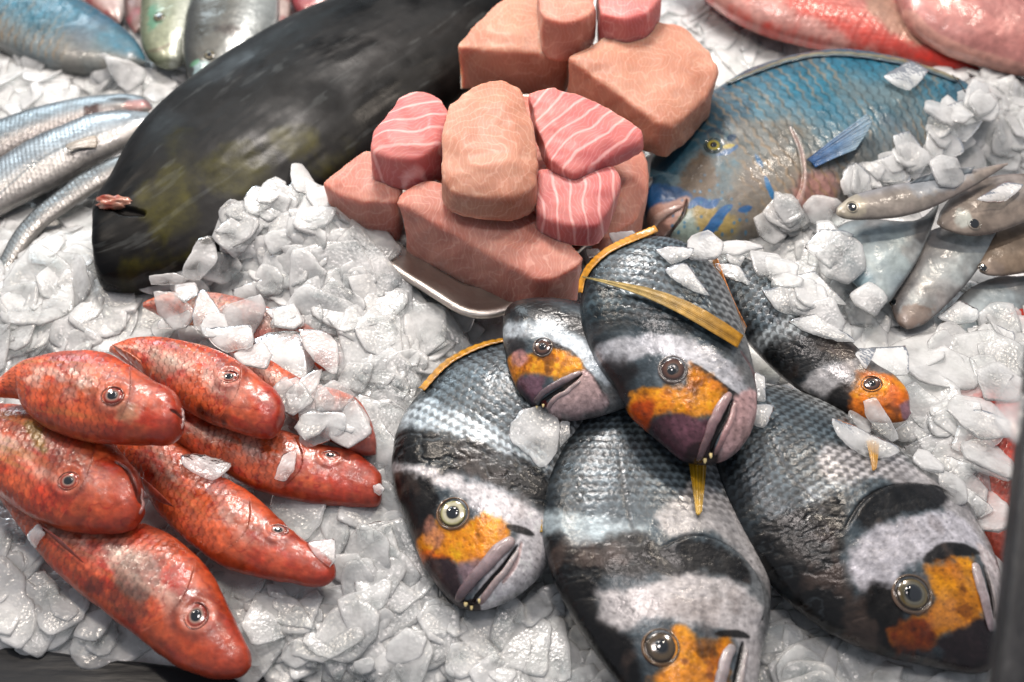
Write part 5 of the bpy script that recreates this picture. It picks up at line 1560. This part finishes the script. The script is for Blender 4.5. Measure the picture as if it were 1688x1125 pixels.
for lab, p in (('large bright flake below the belly of the blue and tan parrotfish', [(260, 270), (320, 210), (440, 270), (440, 330), (370, 380), (280, 360)]),
               (None, [(380, 360), (440, 300), (560, 310), (520, 390), (430, 400)]), (None, [(180, 340), (250, 290), (300, 420), (310, 460), (240, 440)]),
               (None, [(230, 520), (320, 500), (400, 560), (370, 610), (280, 590)]), (None, [(295, 480), (420, 450), (530, 570), (380, 540)]),
               ('long curved flake arching down from the pearly flat fish', [(540, 560), (590, 540), (690, 610), (740, 680), (740, 730), (690, 720), (650, 640)]),
               ('square white flake above the eye of the half buried bream', [(560, 730), (740, 715), (755, 760), (750, 820), (640, 820), (590, 790)]),
               ('long pointed flake below the orange face of the half buried bream', [(470, 980), (560, 1000), (720, 1090), (690, 1120), (600, 1110), (500, 1050)]),
               ('thin upright flake standing against the orange face', [(590, 910), (640, 900), (720, 1040), (690, 1060), (600, 970)]),
               (None, [(700, 1020), (800, 960), (930, 970), (940, 1020), (720, 1065)]), (None, [(735, 1080), (850, 1020), (935, 1030), (880, 1100), (770, 1110)]),
               ('widest flake in the pinkish ice near the metal post', [(910, 960), (1010, 940), (1125, 990), (1080, 1060), (1000, 1105), (900, 1080), (930, 1000)]),
               ('oval flake over the red patch under the lowest flat fish', [(960, 690), (1030, 630), (1130, 670), (1130, 710), (1030, 735)]), (None, [(740, 680), (790, 690), (840, 770), (800, 770)]),
               (None, [(855, 620), (930, 550), (1000, 590), (1000, 625), (920, 640)]), (None, [(570, 650), (630, 640), (640, 700), (600, 720)]), (None, [(100, 390), (170, 395), (150, 440), (110, 420)]),
               (None, [(60, 420), (150, 430), (190, 500), (100, 470)]), (None, [(770, 910), (840, 900), (860, 980), (800, 960)]), (None, [(320, 625), (420, 600), (570, 700), (500, 700), (400, 670)]),
               (None, [(640, 720), (600, 800), (560, 740)]), (None, [(800, 1120), (900, 1110), (1000, 1150), (960, 1200), (850, 1190)]), (None, [(890, 1210), (960, 1220), (1060, 1300), (1010, 1330), (930, 1290)]),
               (None, [(990, 200), (1100, 130), (1160, 150), (1100, 200)]), (None, [(520, 130), (560, 60), (620, 110), (600, 160), (540, 200)]), (None, [(700, 60), (760, 100), (740, 140), (650, 140), (640, 80)])):
    HERO.append((lab, T2(p, 1150, 240, 2.164)))
HERO.append((None, [(1455, 130), (1500, 100), (1530, 120), (1500, 150)]))
for pts in ([(1550, 180), (1590, 165), (1620, 200), (1590, 235), (1555, 215)], [(1530, 215), (1570, 205), (1590, 250), (1550, 270), (1525, 245)], [(1470, 225), (1500, 215), (1530, 260), (1510, 300), (1480, 260)],
            [(1385, 300), (1400, 270), (1440, 280), (1450, 305), (1420, 320), (1390, 322)], [(1440, 265), (1490, 250), (1520, 270), (1500, 300), (1455, 300)]):
    HERO.append((None, pts))

flakes = []      # (area score, label, V, F, group)
SHARED = 'frosted white ice flake lying loose among the others in the ice bed'
for i, (lab, pts) in enumerate(HERO):
    pts = np.array(pts, float)
    cpx = pts.mean(0)
    hits = [cast(tuple(cpx+(p-cpx)*f)) for p in pts for f in (.0, .75)]
    hits = [h for h in hits if h[0] is not None]
    ds = np.array([np.linalg.norm(h[0]-C3) for h in hits])
    nrm = np.mean([h[1] for h in hits], 0)+np.array([0, -.15, .8])
    nrm += np.array([rng.uniform(-.2, .2), rng.uniform(-.2, .2), 0])
    nrm /= np.linalg.norm(nrm)
    d0 = np.percentile(ds, 22)-.005
    o_ = C3+rays([cpx])[0]/np.linalg.norm(rays([cpx])[0])*d0
    Fm = frame_from(nrm, 0)
    r = rays(pts); t = ((o_-C3)@nrm)/(r@nrm)
    W3 = C3+r*t[:, None]-o_
    loc2 = np.stack([W3@Fm[:, 0], W3@Fm[:, 1]], 1)
    size = np.ptp(loc2, axis=0).max()
    V, F_ = flake_mesh(loc2, rng.uniform(.0024, .0040), i+1, curl=rng.uniform(-.15, .15))
    flakes.append((1e9 if lab else 1e6+size, lab or SHARED, V, F_, o_, Fm))

# loose scatter
MASKS = FISH_POLYS
cand = []
rr = random.Random(11)


GR = 7.0
MASKS = MASKS+[np.array([(588, 392), (640, 436), (700, 482), (765, 522), (850, 528), (850, 490), (700, 400), (640, 372)], float)]
mx_ = np.arange(-100, 1790, GR); my_ = np.arange(-110, 1240, GR)
MXg, MYg = np.meshgrid(mx_, my_); MP = np.stack([MXg.ravel(), MYg.ravel()], 1)
SD = np.full(len(MP), 1e3)
for M in MASKS:
    lo = M.min(0)-60; hi = M.max(0)+60
    k_ = np.where((MP > lo).all(1) & (MP < hi).all(1))[0]
    if len(k_):
        SD[k_] = np.minimum(SD[k_], polysdf(MP[k_], M))
SD = SD.reshape(MXg.shape)
NC = 60000
nr_ = np.random.RandomState(4)
cx_ = nr_.uniform(-.66, .66, NC); cy_ = nr_.uniform(-.34, .9, NC)
cz_ = height(cx_, cy_); ce_ = (cx_-E0[0])*EN[0]+(cy_-E0[1])*EN[1]
cl_ = nr_.uniform(0, 1, NC)**2*.010-.005
cz_ = cz_*np.clip(ce_/.04, 0, 1)+cl_
cp_, cd_ = project(np.stack([cx_, cy_, cz_], 1))
okc = (ce_ > .012) & (cp_[:, 0] > -70) & (cp_[:, 0] < 1760) & (cp_[:, 1] > -80) & (cp_[:, 1] < 1200)
hx0 = height(cx_-.01, cy_); hx1 = height(cx_+.01, cy_); hy0 = height(cx_, cy_-.01); hy1 = height(cx_, cy_+.01)
NFL = 3000
for q in np.where(okc)[0]:
    if len(cand) >= NFL:
        break
    p = cp_[q]
    low = (p[1] > 960) and p[0] < 1290
    size = rr.choice([.026, .036, .046, .056, .066, .076]) if not low else rr.choice([.016, .024, .034, .044, .054])
    grow = 2 if rr.random() < .3 else size*.28*FPX/cd_[q]
    if SD[int((p[1]-my_[0])/GR), int((p[0]-mx_[0])/GR)] < grow:
        continue
    steep = .12 if low else .16
    gx_ = (hx1[q]-hx0[q])/.02; gy_ = (hy1[q]-hy0[q])/.02
    nrm = np.array([rr.gauss(0, steep)-gx_, rr.gauss(-.08, steep)-gy_, 1.0])
    Fm = frame_from(nrm, rr.uniform(0, 6.28))
    V, F_ = flake_mesh(rand_poly(size, rr), rr.uniform(.0016, .0032), len(cand)+200, curl=rr.uniform(-.10, .10))
    score = size/cd_[q]*(1+(cl_[q]+.005)*40) if (10 < p[0] < 1678 and 10 < p[1] < 1115) else 0
    cand.append((score, SHARED, V, F_, np.array([cx_[q], cy_[q], cz_[q]]), Fm))
tries = int(q)
# flakes thrown over the fish, where the photo shows them covering bodies
ZONES = [([(1085, 400), (1180, 415), (1225, 392), (1268, 345), (1360, 345), (1400, 440), (1450, 500), (1540, 580), (1480, 610), (1400, 565), (1300, 490), (1240, 440), (1150, 432)], 70, .024, .042),
         ([(1385, 300), (1440, 275), (1530, 240), (1545, 190), (1600, 155), (1700, 160), (1700, 270), (1600, 278), (1400, 322)], 46, .024, .042),
         ([(235, 480), (270, 505), (330, 560), (400, 590), (470, 640), (480, 700), (600, 720), (630, 760), (630, 640), (560, 560), (480, 500), (560, 480), (330, 470)], 34, .024, .040),
         ([(0, 82), (100, 105), (240, 108), (240, 135), (0, 150)], 26, .026, .044),
         ([(250, 478), (310, 440), (345, 390), (400, 335), (480, 292), (545, 330), (600, 400), (520, 450), (420, 480)], 60, .024, .044),
         ([(1560, 540), (1688, 520), (1688, 700), (1640, 880), (1560, 800), (1500, 680)], 30, .024, .05),
         ([(1395, 700), (1480, 690), (1600, 780), (1640, 880), (1560, 800)], 12, .020, .034)]
for zp, cnt, s0, s1 in ZONES:
    zp = np.array(zp, float); k_ = 0; gd = 0
    while k_ < cnt and gd < 4000:
        gd += 1
        p = np.array([rr.uniform(zp[:, 0].min(), zp[:, 0].max()), rr.uniform(zp[:, 1].min(), zp[:, 1].max())])
        if polysdf(p[None], zp)[0] > 0:
            continue
        k_ += 1
        h_, n_, ob_ = cast(tuple(p))
        if h_ is None:
            continue
        size = rr.uniform(s0, s1)
        nrm = n_*.5+np.array([rr.gauss(0, .18), rr.gauss(-.1, .18), .7])
        V, F_ = flake_mesh(rand_poly(size, rr), rr.uniform(.0018, .0034), 9000+len(cand), curl=rr.uniform(-.14, .14))
        cand.append((size/1.0*1.5, SHARED, V, F_, h_+n_*rr.uniform(.001, .007), frame_from(nrm, rr.uniform(0, 6.28))))
print('flakes', len(flakes), len(cand), tries)
# support for flakes: those sitting deepest are the bed; the largest stay single objects
cand.sort(key=lambda c_: -c_[0])
n_own = 298-len(flakes)
own = flakes+cand[:n_own]; rest = cand[n_own:]
for sc_, lab, V, F_, o_, Fm in own:
    o = mesh_obj('ice_flake', V@Fm.T, F_, M_ICE)
    o.location = o_
    tag(o, lab, 'ice flake', 'loose ice flakes')
Vs = []; Fs = []; n0 = 0
for sc_, lab, V, F_, o_, Fm in rest:
    Vs.append(V@Fm.T+o_); Fs.append(F_+n0); n0 += len(V)
o = mesh_obj('ice_chips', np.vstack(Vs), np.vstack(Fs), M_ICE)
o['kind'] = 'stuff'; o['label'] = 'mass of smaller broken ice chips spread around the fish'; o['category'] = 'ice chips'
